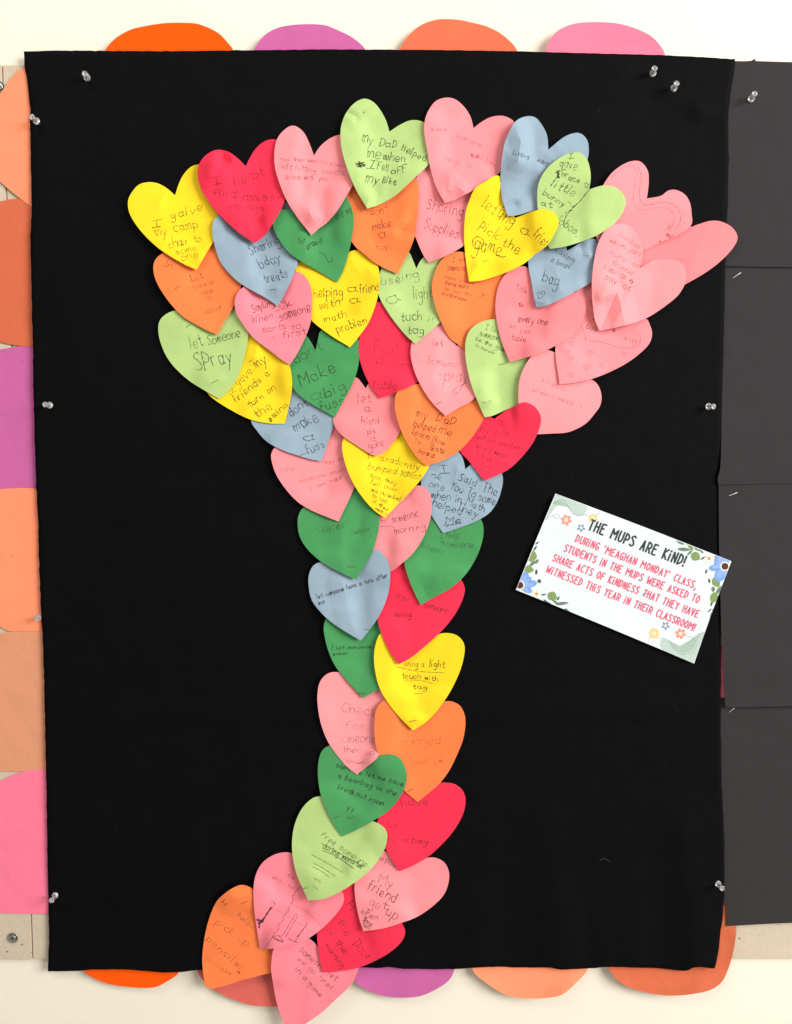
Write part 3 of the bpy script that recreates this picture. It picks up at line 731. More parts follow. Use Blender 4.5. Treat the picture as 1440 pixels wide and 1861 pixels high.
H('h55', 'pinkb', 'pink heart hanging lowest, its tip cut off by the bottom edge of the photo',
  [(590, 1738, 1), (570, 1712), (545, 1698), (520, 1702), (505, 1712), (497.8, 1724), (494.5, 1740), (493, 1762), (496.7, 1789), (503, 1822), (512, 1850), (522, 1882, 1), (560, 1858), (583, 1842), (612, 1815.5), (639, 1789), (649, 1769), (652, 1755), (645, 1735), (630, 1722), (610, 1722)],
  [(570, 1720, 560, 1850, .6, 20)], 2.5,
  [("Someone let", 543, 1729, 609, 1783, 12, 2), ("me go first", 541, 1745, 601, 1799, 10, 1), ("in a game", 537, 1763, 581, 1813, 10, 2)], dbase=0.001)
H('h53', 'pinkb', 'pink heart at the bottom with pencil drawings of a shovel and brooms',
  [(549, 1611, 1), (545, 1590), (540, 1565), (531, 1551.5), (514.5, 1549.5), (494.5, 1555.5), (476.7, 1569), (465.5, 1589), (461, 1615.5), (462, 1651), (466.7, 1686.7), (472.7, 1724.4, 1), (496.7, 1724.4), (527.8, 1717.8), (554.5, 1709), (579, 1693), (601, 1673), (619, 1651), (625.5, 1635.5), (622, 1621), (608, 1608), (585, 1600), (565, 1603)],
  [], 1.2,
  [("when i build", 494.5, 1596, 539, 1620, 8, 0), ("the", 521, 1592, 534, 1600, 7, 0)],
  [(3, 4.0, [(493, 1650), (488, 1657), (481, 1668), (475, 1676)]), (3, 6.5, [(468.5, 1672), (474, 1675), (478, 1673.5)]), (3, 4.0, [(471, 1678), (472, 1682), (471, 1686)]), (2, 1.6, [(492, 1641), (496, 1639), (499.5, 1642), (497, 1647), (493, 1649)]),
   (2, 1.2, [(547, 1612), (541, 1617), (532, 1629, 1), (533.5, 1637, 1), (523, 1651, 1), (527, 1653, 1), (514.5, 1666, 1), (517, 1671, 1), (505, 1682, 1), (508, 1687, 1), (497, 1700, 1), (494, 1705, 1), (481, 1724)]),
   (2, 1.3, [(536, 1664, 1), (514, 1700, 1), (508, 1704)]), (2, 1.3, [(541, 1666, 1), (519, 1703, 1)]), (2, 1.3, [(536, 1664), (539, 1661), (541, 1666)]), (2, 2.8, [(496, 1704), (504, 1708), (514, 1712)]), (2, 1.4, [(496, 1703, 1), (507, 1700, 1), (515, 1711, 1), (504, 1710, 1)]),
   (2, 1.3, [(558, 1680, 1), (536, 1712, 1)]), (2, 1.1, [(559, 1679, 1), (540, 1703, 1)]), (2, 2.2, [(558, 1678), (559, 1679)]), (1, 2.2, [(525, 1706), (533, 1711), (541, 1713)]),
   (1, 1.0, [(492, 1651, 1), (520, 1662), (540, 1676), (572, 1695)]), (1, 1.0, [(532, 1643, 1), (560, 1659), (585, 1684)])])
H('h52', 'red', 'red heart at the bottom reading the door in the morning',
  [(672, 1655, 1), (664, 1625), (652, 1602), (638, 1600), (620, 1606), (598, 1630), (582, 1660), (576.7, 1695.5), (577.8, 1717.8), (582, 1744.5), (586, 1768, 1), (617.8, 1765.5), (651, 1759), (682, 1746.7), (709, 1731), (729, 1713), (736.7, 1695.5), (733, 1682), (724, 1672), (705, 1665), (688, 1658)],
  [], 2.4,
  [("I", 636, 1655, 647, 1648, 12, 2), ("the", 611, 1676, 630, 1702, 16, 2), ("Door", 641, 1718, 668, 1747, 17, 2), ("in the", 593, 1692, 624, 1733, 11, 2), ("morning", 591, 1719, 620, 1760, 11, 2)])
H('h51', 'pink', 'pink heart at the bottom right reading helped my friend get up when they fell',
  [(728, 1580, 1), (722, 1562), (712, 1552), (695, 1547), (675, 1556), (655, 1578), (645, 1604.5), (646.7, 1637.8), (653, 1669), (660.5, 1692.7, 1), (695.5, 1687.8), (729, 1677.8), (757.8, 1666.7), (784.5, 1649), (806.7, 1626.7), (816, 1602), (815.5, 1582), (806.7, 1566.7), (791, 1559), (775.5, 1559.5), (755, 1565), (740, 1573)],
  [], 2.0,
  [("helped", 682, 1560, 718, 1576, 11, 1), ("My", 687, 1605, 713, 1614, 17, 2), ("friend", 666.7, 1615.5, 716, 1641, 19, 3), ("ge", 671, 1645, 690, 1652, 14, 2), ("t", 693, 1648, 703, 1653, 15, 3), ("up", 701, 1661, 718, 1673, 14, 3), ("when", 655.5, 1660, 685, 1674, 12, 2), ("they", 659, 1672, 675, 1684, 9, 3), ("fell", 658, 1682, 671, 1690, 8, 2)],
  over_all=True)
# order fix happens in ORDER below
H('h45', 'yellow', 'yellow heart on the stem reading a light touch with tag',
  [(745, 1195, 1), (732, 1173), (718, 1158), (703, 1149), (691.5, 1151.5), (683.6, 1168.6), (680, 1192), (682, 1218.7), (690, 1250), (707, 1279.4), (731, 1308.4), (751, 1327.7, 1), (773, 1313.7), (794, 1292.6), (818, 1258), (836.6, 1218.7), (844.5, 1187), (843, 1168.6), (831, 1155), (813, 1150.5), (797, 1153), (770, 1168)],
  [(742, 1309, 765, 1308, .5, 5), (748, 1325, 760, 1305, .5, 4), (752, 1270, 749, 1300, .3, 8)], 1.5,
  [("using a", 735, 1211, 770, 1212, 11, 2), ("light", 781, 1212, 807, 1214, 13, 3), ("touch with", 731, 1231, 796, 1238, 9, 3), ("tag", 750, 1251.7, 776, 1253.5, 9, 3)],
  [(2, 1.3, [(720.5, 1212), (760, 1220), (807.6, 1223)]), (2, 1.3, [(733.7, 1236), (765, 1237), (791.8, 1244)]), (2, 1.3, [(752, 1260.5), (768, 1261)])])
H('h43', 'red', 'bright red heart on the right of the stem below the green one',
  [(764, 1082, 1), (756, 1055), (745, 1034), (733, 1024.5), (720, 1030), (706, 1048), (694, 1078), (687, 1105), (687.5, 1131.7), (704.7, 1176.5), (724.5, 1207.6, 1), (744, 1197.6), (770.7, 1176.5), (799.7, 1150), (820.8, 1126), (836.6, 1100), (845, 1075), (843, 1062), (836, 1052), (820, 1050), (795, 1060)],
  [(755, 1075, 758, 1180, .4, 18)], 1.8,
  [("free", 718, 1088.4, 742, 1094, 12, 1), ("someone", 770, 1104, 812, 1114, 9, 2), ("dering", 714, 1121.4, 747, 1121.4, 11, 2), ("recess", 765, 1136, 802, 1141, 9, 0)])
H('h40', 'pink', 'pink heart in the stem reading someone morning, under the yellow heart tip',
  [(715, 922, 1), (708, 905), (698, 905), (686, 920), (680, 950), (676, 985), (680, 1015), (688, 1035), (700, 1047, 1), (710, 1040), (731, 1023.8), (752, 1004), (773, 969.7), (784, 935.4), (784.7, 911.7), (781, 896), (770.7, 885), (760, 882.2), (745, 887), (728, 905)],
  [(712, 960, 730, 990, .3, 8), (690, 950, 715, 952, .2, 3)], 1.2,
  [("someone", 714, 952, 760, 938, 11, 2), ("morning", 718, 970, 773, 961, 12, 2), ("to", 690, 949, 700, 950, 6, 1)], [(1, 1.2, [(692, 957), (715, 958), (722, 975)])])
H('h41', 'green', 'green heart on the right of the stem reading I help someone happy',
  [(807, 962, 1), (798, 948), (785, 938), (770, 936), (752, 947), (740, 970), (733, 1000), (735, 1023.8), (744, 1054), (755, 1080.5), (765, 1099.5, 1), (789, 1085.8), (818, 1070), (847, 1043.6), (868, 1009), (877.5, 980), (879, 959), (874, 943.5), (862, 935), (845, 935), (825, 945)],
  [(768, 1062, 778, 1088, -.8, 9), (768, 1075, 800, 1072, -.4, 9)], 1.5,
  [("I help", 800, 978, 834, 977.6, 12, 1), ("someone", 802, 992, 860, 996, 9, 1), ("happy", 765, 996, 808, 1006.6, 10, 1)])
H('h18', 'blue', 'grey-blue heart reading I said thank you, in math they helped me',
  [(846, 853, 1), (843, 838), (838, 826.7), (828, 818), (805, 820), (785, 835), (769, 864.5), (765.5, 880), (772, 910), (786.7, 940), (805.5, 969, 1), (835.5, 959), (869, 945.5), (891, 931), (904.5, 911), (912, 889), (914.5, 871), (910, 855), (895, 843), (875, 838), (858, 843)],
  [(832, 850, 828, 870, .3, 4), (840, 860, 855, 870, .3, 5)], 1.2,
  [("I", 801, 861, 813, 861, 14, 3), ("nk", 783, 867, 800, 874, 13, 2), ("Sa", 833, 873, 848, 878, 14, 3), ("id", 853, 880, 864.5, 884.5, 13, 3), ("Tha", 878, 893, 902, 901, 18, 3), ("one", 779, 885, 807, 892, 10, 2), ("You To", 818, 889, 862, 905, 14, 3), ("some", 869, 909, 900, 918, 11, 3), ("when in", 784.5, 904, 838, 914, 14, 3), ("Math", 847, 916, 880, 931, 14, 3), ("helped", 785.5, 917, 836, 937, 14, 3), ("They", 831, 926, 867, 940, 14, 3), ("Me", 811, 951, 836, 951, 11, 3)],
  [(3, 1.5, [(813, 955), (825, 953), (840, 950)]), (2, 1.3, [(807, 957), (810, 952), (812, 958), (815, 952)])])
H('h38', 'yellow', 'yellow heart with closely packed writing beginning I axadently bumped someone',
  [(704, 818, 1), (690, 800), (668, 788), (645, 785), (630, 790), (623, 802), (622.5, 820), (631, 853), (644.5, 882), (664.5, 911), (684.5, 931), (700, 941, 1), (724.5, 915.5), (746.7, 893), (769, 866.7), (781, 845), (785, 815), (772, 790), (750, 778), (727.8, 784.5), (713, 800)],
  [(712, 815, 740, 805, .4, 6), (700, 930, 715, 915, .3, 5)], 1.5,
  [("I", 665.5, 832, 671, 832, 8, 2), ("axadently", 690, 836, 762, 855, 12, 2), ("bumped", 668, 853, 720, 862, 13, 2), ("someon", 728, 863, 764, 872, 11, 2), ("then they", 672, 867, 720, 882, 8, 2), ("fell over", 673, 880, 722, 894, 9, 2), ("and i checked", 674, 893, 727, 911, 8, 2), ("to see", 675.5, 902, 702, 914, 8, 2), ("if they", 676.7, 914.5, 705, 928, 7, 2), ("were ok", 682, 925, 706, 938, 6, 2)],
  [(3, 2.6, [(696, 894), (697, 898)])])
H('h35', 'pinkc', 'pink heart in the middle reading let a friend pick a game',
  [(665, 706, 1), (655.5, 693), (647.8, 686), (635, 690), (620, 708), (610, 735), (606, 758), (609, 775.5), (622, 791), (651, 811), (673, 824.5), (685.5, 829, 1), (704.5, 816.7), (729, 782), (738, 755), (737, 728), (725, 706), (705, 692), (685, 690), (670, 697)],
  [], 1.3,
  [("let", 651, 731, 673, 731, 17, 2), ("a", 663, 751, 673, 750, 12, 2), ("friend", 656.7, 771, 689, 769, 14, 2), ("pik", 669, 789, 684.5, 786.7, 10, 2), ("a", 674.5, 803, 682, 802, 10, 2), ("game", 672, 817, 698, 809, 10, 2)])
H('h19', 'orange', 'orange heart reading my dad helped me learn how to skate board',
  [(812, 746, 1), (805, 728), (790, 712), (775, 703), (759, 698), (740, 704.5), (722, 713), (717.8, 733), (720, 753), (731, 786.7), (746.7, 815.5), (762, 836), (774.5, 846, 1), (791, 842), (813, 833), (835.5, 819), (857.8, 795.5), (871, 775.5), (879, 760), (876, 740), (865, 722), (848, 718), (828, 728)],
  [(780, 720, 800, 760, .4, 12), (815, 755, 862, 728, .5, 7)], 1.4,
  [("my", 756.7, 757, 776, 763, 13, 3), ("DaD", 792, 765, 827, 773, 14, 3), ("helped", 751, 774.5, 790, 786, 14, 3), ("me", 797, 786, 821, 792, 12, 3), ("learn", 749, 789, 779, 800, 14, 3), ("How", 786, 802, 807, 811, 12, 3), ("To", 754, 805, 765, 808, 9, 2), ("Skate", 779, 815, 806.7, 825.5, 11, 3), ("board", 761, 822, 788, 832, 9, 3)])
H('h33', 'red', 'red heart in the centre with dark scribbled writing the table, under the lime heart',
  [(728, 592, 1), (715, 570), (702, 553), (692, 548), (680, 552), (664, 575), (655, 605), (652, 633), (655.5, 657.8), (663, 680), (676, 705), (690.7, 723.5, 1), (722, 712), (757.8, 695.5), (780, 672), (782, 640), (772, 612), (755, 595), (740, 590)],
  [], 1.4,
  [("full", 677, 642, 740, 640, 22, 1), ("tho", 678, 668, 713, 678, 22, 1), ("table", 675.5, 705, 722, 709, 16, 2)], [(1, 1.2, [(725, 665), (735, 662), (750, 664)]), (1, 2, [(681, 583), (686, 582)])])
H('h21', 'pinkd', 'pale pink heart reading let someone spray beside the lime and orange hearts',
  [(829, 628, 1), (824, 608), (812, 592), (799, 583.5), (780, 590), (762, 605), (750, 620), (746.7, 636), (747.8, 653), (755.5, 680), (771, 711), (789, 735.5), (810, 755.8, 1), (833, 742), (863, 723), (874, 690), (874, 660), (862, 635), (845, 624)],
  [(800, 620, 790, 690, .7, 20)], 1.6,
  [("let", 786.7, 629, 804.5, 629, 13, 2), ("Somone", 775.5, 660, 831, 669, 15, 1), ("spray", 795.5, 690, 848, 698, 17, 1)], [(1, 1.3, [(840, 699), (835, 712), (824, 715), (828, 706), (850, 694)])])
H('h32', 'lime', 'lime green heart in the middle reading useing a light tuch in tag',
  [(757, 487.8, 1), (750, 471), (743, 458), (725, 456), (703, 470), (691, 495), (687, 520), (690, 540), (702, 562), (715.5, 582), (735.5, 606.7), (755.5, 625.5, 1), (786.7, 597.8), (805, 580), (822, 550), (833, 510), (832, 480), (822, 464), (800, 458), (780, 460), (765, 473)],
  [], 1.1,
  [("useing", 694.5, 518, 761, 504, 17, 2), ("a", 709, 556, 725, 547, 16, 2), ("light", 752, 543, 784.5, 541, 22, 2), ("tuch", 730, 583, 767, 582, 19, 3), ("in", 778, 583, 796, 583, 10, 1), ("tag", 741, 606.7, 770, 606.7, 15, 3)])
H('h31', 'yellow', 'yellow heart in the middle left reading helping a friend with a math problem',
  [(612, 500, 1), (598, 482), (578, 471), (558, 470), (544, 476), (537, 495), (537, 525), (548, 556), (566.7, 582), (582, 595.5), (606.7, 613), (636.7, 631, 1), (653, 611), (671, 584.5), (685.5, 545), (690, 515.5), (690, 497.8), (685.5, 480), (672, 463), (650, 454.5), (633, 459), (620, 478)],
  [(640, 470, 655, 500, .4, 9), (670, 490, 685, 505, .3, 8)], 1.3,
  [("helping", 571, 540, 622, 537, 17, 3), ("a", 632, 531, 646, 529, 10, 3), ("friend", 654.5, 532, 688, 529, 17, 3), ("with", 583, 563, 618, 555, 16, 3), ("a", 636, 553, 651, 549, 12, 3), ("math", 591, 585.5, 630, 575.5, 13, 3), ("problem", 614.5, 606, 668, 587, 16, 3)])
H('h30', 'pinkb', 'pink heart reading sayling ok when someone wants to go first',
  [(503, 537, 1), (488, 525), (470, 519), (455, 519), (442, 522), (431, 533), (426.7, 551), (430, 569), (449, 600), (465.5, 617.8), (492, 637.8), (514.5, 655.5), (526.7, 663, 1), (539, 644.5), (556.7, 609), (565.5, 582), (567.8, 544.5), (564.5, 520), (553, 500), (540, 494), (525, 498), (510, 515)],
  [], 1.7,
  [("Sayling", 460, 568, 498, 554, 14, 3), ("Ok", 511, 563, 531, 555, 15, 3), ("When", 459, 589, 497, 578, 15, 2), ("someone", 510, 583, 564.5, 565.5, 13, 3), ("wants", 477, 605, 520, 598, 14, 2), ("to", 530, 600, 546.7, 597, 13, 2), ("go", 492, 622, 509, 615, 11, 1), ("first", 516, 614, 555.5, 607, 13, 3)], [(2, 1.3, [(500, 566), (520, 560)])])
H('h24', 'orange', 'orange heart at the top middle reading dont make a fuss',
  [(700, 345, 1), (690, 328), (672, 318), (652, 320), (636, 335), (629, 360), (629, 400), (636, 432), (648, 450), (657.8, 457.8), (685.5, 480), (723, 497.8, 1), (733, 477.8), (744.5, 455.5), (754.5, 426.7), (758, 398), (761, 364), (761, 340), (755, 322), (738, 314), (718, 322)],
  [(752, 395, 732, 418, -1.1, 6), (730, 418, 757, 425, -.7, 5), (698, 425, 730, 417, .4, 8)], 1.4,
  [("dont", 674.5, 392, 706, 386, 17, 1), ("make", 676.7, 418, 711, 411, 16, 2), ("a", 688, 433, 699, 432, 12, 2), ("fuss", 684.5, 456, 712, 453, 15, 1)])
H('h25', 'green', 'green heart near the top left reading let me use her eraser',
  [(578, 385, 1), (562, 376), (540, 378), (525.5, 380.5), (513, 380), (501, 386.7), (496, 398), (497.8, 415.5), (509, 437.8), (524.5, 457.8), (544.5, 473), (569, 486.7), (591, 500), (613, 513, 1), (624.5, 491), (635.5, 453), (641.8, 420), (643, 393), (637.8, 373), (630, 357.8), (616, 350), (600, 355), (586, 368)],
  [(552, 430, 556, 465, .5, 8)], 1.7,
  [("let", 545, 443, 556, 441, 10, 2), ("someone use my", 572, 421, 641, 384, 10, 2), ("eraser", 559, 453, 589, 438, 9, 3)], [(2, 1.3, [(580, 458), (590, 463), (600, 477), (604, 465)])])
H('h23', 'pink', 'pink heart at the top reading sharing supplies',
  [(815, 333, 1), (806, 310), (794, 297), (780, 298), (768, 308), (757, 323), (748, 350), (744, 385), (747, 412), (754.5, 429), (769, 462), (779, 477, 1), (806.7, 466.7), (842, 446.7), (862, 425), (876, 390), (880, 355), (872, 330), (855, 318), (835, 320)],
  [], 1.0,
  [("Sharing", 775.5, 380, 840, 394, 22, 2), ("Supplies", 771, 413, 831, 434, 20, 2)])
H('h22', 'orange', 'orange heart in the middle with five small lines of pencil writing',
  [(868, 500, 1), (868, 480), (858, 464), (842, 458), (824.5, 458), (811, 465), (800, 476), (790, 496), (785.5, 520), (787.8, 542), (795.5, 569), (815.5, 611), (831, 624.5), (846, 637), (862, 655, 1), (885, 640), (903, 600), (915, 560), (927, 520), (922, 495), (905, 482), (888, 484)],
  [(864, 544, 880, 535, .3, 5)], 1.4,
  [("I let", 822, 475.5, 845, 476, 9, 1), ("someone", 813, 491, 846, 492, 9, 2), ("have a turn", 809, 505.5, 862, 518, 7, 1), ("there more", 808, 516, 851, 525, 8, 2), ("to use the", 807, 527, 858, 539, 7, 1), ("bathroom", 804.5, 536, 849, 548, 7, 2)], [(3, 2, [(879, 535), (880, 536)]), (1, 1.2, [(866, 545), (879, 535)])])
H('h16', 'lime', 'lime green heart reading I let someone be the goalie in soccer',
  [(935, 630, 1), (930, 608), (918, 590), (901, 580.5), (884.5, 582), (866.7, 589), (853, 602), (846.7, 620), (846, 642), (849, 666.7), (857.8, 702), (871, 735.5), (881, 758.5, 1), (895.5, 755.5), (918, 745.5), (942, 734), (960, 715), (978, 690), (985, 660), (978, 640), (960, 630)],
  [(875, 730, 893, 728, .4, 5), (893, 728, 885, 712, .4, 6), (893, 728, 880, 745, .3, 6)], 1.4,
  [("I let", 882, 598, 907, 606, 9, 1), ("someone", 872, 610, 906, 619, 8, 2), ("be the goal", 864.5, 618, 917, 639, 7, 2), ("in soccer", 864.5, 629, 898, 645, 7, 2)])
H('h15', 'pinkd', 'pink heart at the right bottom of the flower with very faint small writing',
  [(1040, 678, 1), (1025, 650), (1003, 638), (985, 636), (967, 647), (953, 668), (944.5, 692), (942.5, 730), (948, 765), (956, 790, 1), (1000, 788), (1030, 786), (1050, 778.7), (1067.5, 767.5), (1082.5, 750), (1091, 737.5), (1093.7, 720), (1087.5, 700), (1075, 689), (1058, 680)],
  [], 1.4,
  [("kindness", 985, 694, 1028, 712, 8, 0), ("when i need it", 968, 711, 1057, 742, 8, 0)])
H('h17', 'red', 'red heart at the right reading got me another shirt when I was cold',
  [(899, 761, 1), (885, 755), (868, 754), (850, 764), (838, 782), (833, 802), (837, 820.7), (849, 834), (864.5, 853), (880.7, 874, 1), (902, 864.5), (924.5, 853), (946.7, 833), (969, 804.5), (980, 780), (983.8, 762), (980, 749), (969, 736.7), (953, 731), (935.5, 737.8), (915.5, 749)],
  [(903, 760, 918, 765, .3, 4), (918, 765, 920, 752, .3, 4)], 1.5,
  [("my mom", 873, 784.5, 927, 794, 10, 1), ("got me another", 864.5, 797, 944.5, 818, 9, 1), ("shirt when", 864.5, 813, 924.5, 834, 9, 2), ("I was cold", 864.5, 829, 920, 847, 8, 1)])
H('h14', 'pink', 'pink heart at the right decorated with tiny pencilled hearts',
  [(1105, 592, 1), (1112, 560), (1105, 530), (1090, 514), (1072, 513), (1053, 524), (1032, 552), (1016, 590), (1010, 629), (1011, 655), (1015, 680), (1017.5, 698.7, 1), (1045, 695), (1075, 688.7), (1105, 677.5), (1135, 662.5), (1160, 645), (1180, 625), (1185.7, 607.5), (1182.5, 592.5), (1174, 578), (1150, 572), (1125, 580)],
  [(1165, 602, 1185, 590, .5, 6)], 1.8,
  [("bus", 1066, 597, 1083, 602, 10, 2), ("or it", 1070, 545, 1078, 580, 7, 1), ("yay", 1134, 616, 1158, 627, 9, 1), ("is", 1109, 599, 1118, 603, 6, 2)],
  [(1, 1.2, [(1057, 590), (1063, 608), (1066, 620)]), (1, 1.2, [(1072, 618.5), (1100, 623), (1125, 631), (1150, 632), (1163, 624), (1165, 612)])] +
  [(1, 1.0, [(x, y + 5), (x - 5, y - 1), (x - 2, y - 4), (x, y - 1), (x + 3, y - 4), (x + 5, y - 1), (x, y + 5)]) for x, y in ((1039, 625), (1021, 634), (1038, 651), (1073, 641), (1066, 667), (1092, 664), (1037, 681), (1135, 643), (1030, 640))])
H('h13', 'pinkc', 'pink heart reading talk to every one at your table',
  [(985, 545, 1), (980, 515), (968, 494), (957, 485), (944.5, 484), (929, 490), (916.7, 501), (906.7, 519), (901.8, 541), (901, 563), (904.5, 590), (913, 623), (927, 658.5, 1), (944.5, 653), (966.7, 646.7), (990, 638), (1010, 628), (1040, 610), (1055, 592), (1063, 572), (1064, 555), (1057, 538), (1046.7, 531), (1025, 528), (1005, 534)],
  [(1000, 560, 985, 640, .6, 24)], 1.2,
  [("Talk", 938, 528, 958, 532.5, 12, 2), ("to", 942, 556.7, 950, 558, 10, 2), ("every one", 942, 584, 994.5, 591, 9, 3), ("at", 924.5, 595.5, 937, 597, 8, 1), ("your", 945.5, 605.5, 965.5, 608, 8, 1), ("table", 930, 616.7, 955.5, 622, 10, 2)])
H('h12', 'blue', 'grey-blue heart at the right reading a bean bag with a small drawn heart',
  [(1031, 455.5, 1), (1026, 438), (1008, 430), (985, 436), (968, 452), (960.5, 474.5), (966.7, 514.5), (971, 541), (975.5, 559, 1), (995.5, 554.5), (1024.5, 541), (1046.7, 529), (1080, 509), (1100, 485), (1105, 458), (1096, 440), (1075.5, 433.5), (1060, 438.5), (1044.5, 448)],
  [(1055, 445, 1060, 462, -.9, 4), (1060, 462, 1075, 463, .6, 4), (975, 547, 990, 550, .4, 4), (1010, 490, 1020, 530, .5, 8)], 1.3,
  [("having", 1009, 458, 1042, 477, 11, 2), ("a bean", 1001, 475, 1033, 489, 11, 2), ("bag", 985.5, 511, 1013, 521, 23, 3)], [(2, 1.2, [(980, 543), (976.5, 533), (981, 531), (983, 535), (986, 529), (990.5, 530), (988, 537), (980, 543)])])
H('h10', 'pinkc', 'pink heart reaching farthest right over the charcoal sheet',
  [(1257, 412.5, 1), (1247, 388), (1228, 374), (1205, 376), (1178, 400), (1158, 440), (1146, 490), (1144, 530), (1150, 562, 1), (1200, 543), (1246, 516.7), (1288, 491.7), (1315.5, 469.5), (1335, 447), (1341, 430.5), (1332, 414), (1313, 403), (1293, 401), (1268, 408)],
  [(1290, 405, 1250, 500, .7, 24)], 2.0, [], [])
H('h9', 'pink', 'pink heart at the upper right with a pencilled outline along its edge',
  [(1176, 360.5, 1), (1178.5, 343), (1179.5, 328), (1178, 311), (1168, 296), (1157, 291.7), (1138, 296), (1115.5, 311), (1101.7, 328), (1090, 350), (1083, 385), (1083, 425), (1090, 445), (1105, 480, 1), (1140, 466), (1170, 455), (1202, 440), (1235, 425), (1257, 408), (1257.5, 389), (1254.5, 369), (1246, 354), (1229.5, 345), (1215.5, 346), (1201.7, 355.5)],
  [], 0.6,
  [("we are", 1211, 429, 1238, 446, 8, 2), ("wise", 1197, 440, 1224, 456, 7, 2), ("y", 1212, 412, 1221, 416, 9, 1)],
  [(0, 1.3, [(1110, 324), (1124, 309), (1142, 301), (1153, 303), (1157, 316), (1153, 340), (1152, 365), (1158, 378), (1174, 381), (1198, 377), (1216, 380), (1226, 392), (1223, 410), (1217, 418)]),
   (1, 1.2, [(1160, 303), (1166, 320), (1163, 345), (1165, 364), (1175, 372), (1202, 368), (1222, 370), (1234, 381), (1237, 400), (1229, 415)]), (1, 1.6, [(1200, 462), (1201, 463)])])
H('h11', 'pinkd', 'pink heart at the right with several faint lines and a folded tip',
  [(1162.6, 487.6, 1), (1167, 472), (1169, 456), (1166, 441.5), (1159, 425), (1150, 414), (1139, 408), (1128, 406.5), (1114, 409), (1099.5, 420), (1088.6, 440), (1081, 468.6), (1077, 501), (1076, 530), (1078.7, 562.5), (1082, 582), (1090, 601, 1), (1110, 597), (1146, 588.7), (1175, 578), (1200.6, 562.5), (1229.5, 540), (1239, 528), (1246, 514), (1248.4, 501), (1244, 483), (1233, 474), (1215, 471), (1193, 472), (1179, 477.6)],
  [(1123, 526, 1092, 600, -1.8, 7), (1123, 528, 1135, 585, 1.2, 9), (1095, 540, 1118, 532, .9, 5)], 2.2,
  [("knocked", 1124, 428, 1160, 452, 9, 0), ("when you", 1108, 440, 1162, 465, 10, 1), ("bump to", 1108, 461, 1160, 487, 9, 1), ("friend", 1112, 480, 1148, 499, 9, 1), ("same as", 1095, 487, 1136, 509, 9, 1), ("say", 1098, 507, 1120, 517, 9, 1), ("OK", 1131, 525, 1146, 531, 12, 1), ("s", 1146, 516, 1151, 514, 8, 3)])
H('h8', 'yellow', 'yellow heart at the top right reading letting a friend pick the game',
  [(936, 396.5, 1), (931, 372), (924, 345), (914, 326), (903, 318.5), (882, 330), (864, 342), (853, 365.5), (846.7, 385.5), (844, 418), (844.5, 444.5), (848, 480), (853, 512, 1), (878, 509), (915.5, 496.7), (951, 480), (973, 462), (995.5, 444.5), (1011, 418), (1015.5, 402), (1010, 389), (1000, 382), (984.5, 380), (966.7, 384.5), (946.7, 392)],
  [(853, 505, 870, 480, .7, 5), (868, 478, 888, 472, .4, 4), (945, 440, 1000, 390, .5, 22)], 1.5,
  [("letting", 875, 377, 931, 410, 24, 3), ("a", 944.5, 423, 960, 427, 14, 3), ("friend", 966, 431, 1000, 455, 22, 3), ("Pick", 868, 417, 902, 436, 22, 3), ("the", 912, 445, 943, 461, 20, 3), ("game", 861, 452, 909, 466, 22, 3)], [(3, 1.7, [(903, 463), (912, 467), (920, 465.5)]), (3, 1.6, [(861, 448), (860, 436), (870, 430), (880, 440), (872, 452), (862, 450)])])
H('h7', 'lime', 'lime green heart at the top right reading little bunny, with a drawn branch',
  [(1071, 344, 1), (1074, 325), (1072.5, 305.5), (1065.5, 286), (1051.7, 276), (1032, 279), (1010, 291.7), (990.5, 311), (979.5, 333), (976.7, 355.5), (979, 388), (988, 425), (994, 440), (1000, 452, 1), (1024, 448.6), (1057, 439), (1088, 426), (1115.5, 407), (1132, 386), (1138, 366.7), (1132, 351), (1118, 340), (1099, 336.7), (1085, 339.5)],
  [(1075, 345, 1040, 440, .8, 16), (1125, 370, 1100, 400, -.5, 22)], 2.0,
  [("I", 1033.6, 289, 1042, 287.5, 10, 3), ("gave", 1017, 303, 1047.5, 308, 12, 3), ("Grace a", 1019.7, 319, 1067, 340, 13, 3), ("little", 1001.7, 337.5, 1042, 358, 18, 3), ("bunny", 986, 353, 1024, 377, 12, 3), ("at", 983.6, 372, 1001.7, 376, 10, 3), ("lobos.", 1012, 403, 1049, 430, 16, 3)],
  [(3, 5, [(1013, 312), (1015.5, 316), (1014, 320), (1016, 322)]), (3, 1.6, [(1071, 345), (1062, 356), (1052, 368), (1043, 375)]), (3, 1.6, [(1043, 375), (1036, 384), (1030, 391), (1024, 408)]), (2, 1.2, [(1032, 366, 1), (1039, 371, 1), (1043, 377, 1), (1048, 372, 1)]), (2, 1.3, [(1027, 387, 1), (1035, 382, 1), (1042, 383, 1)])])
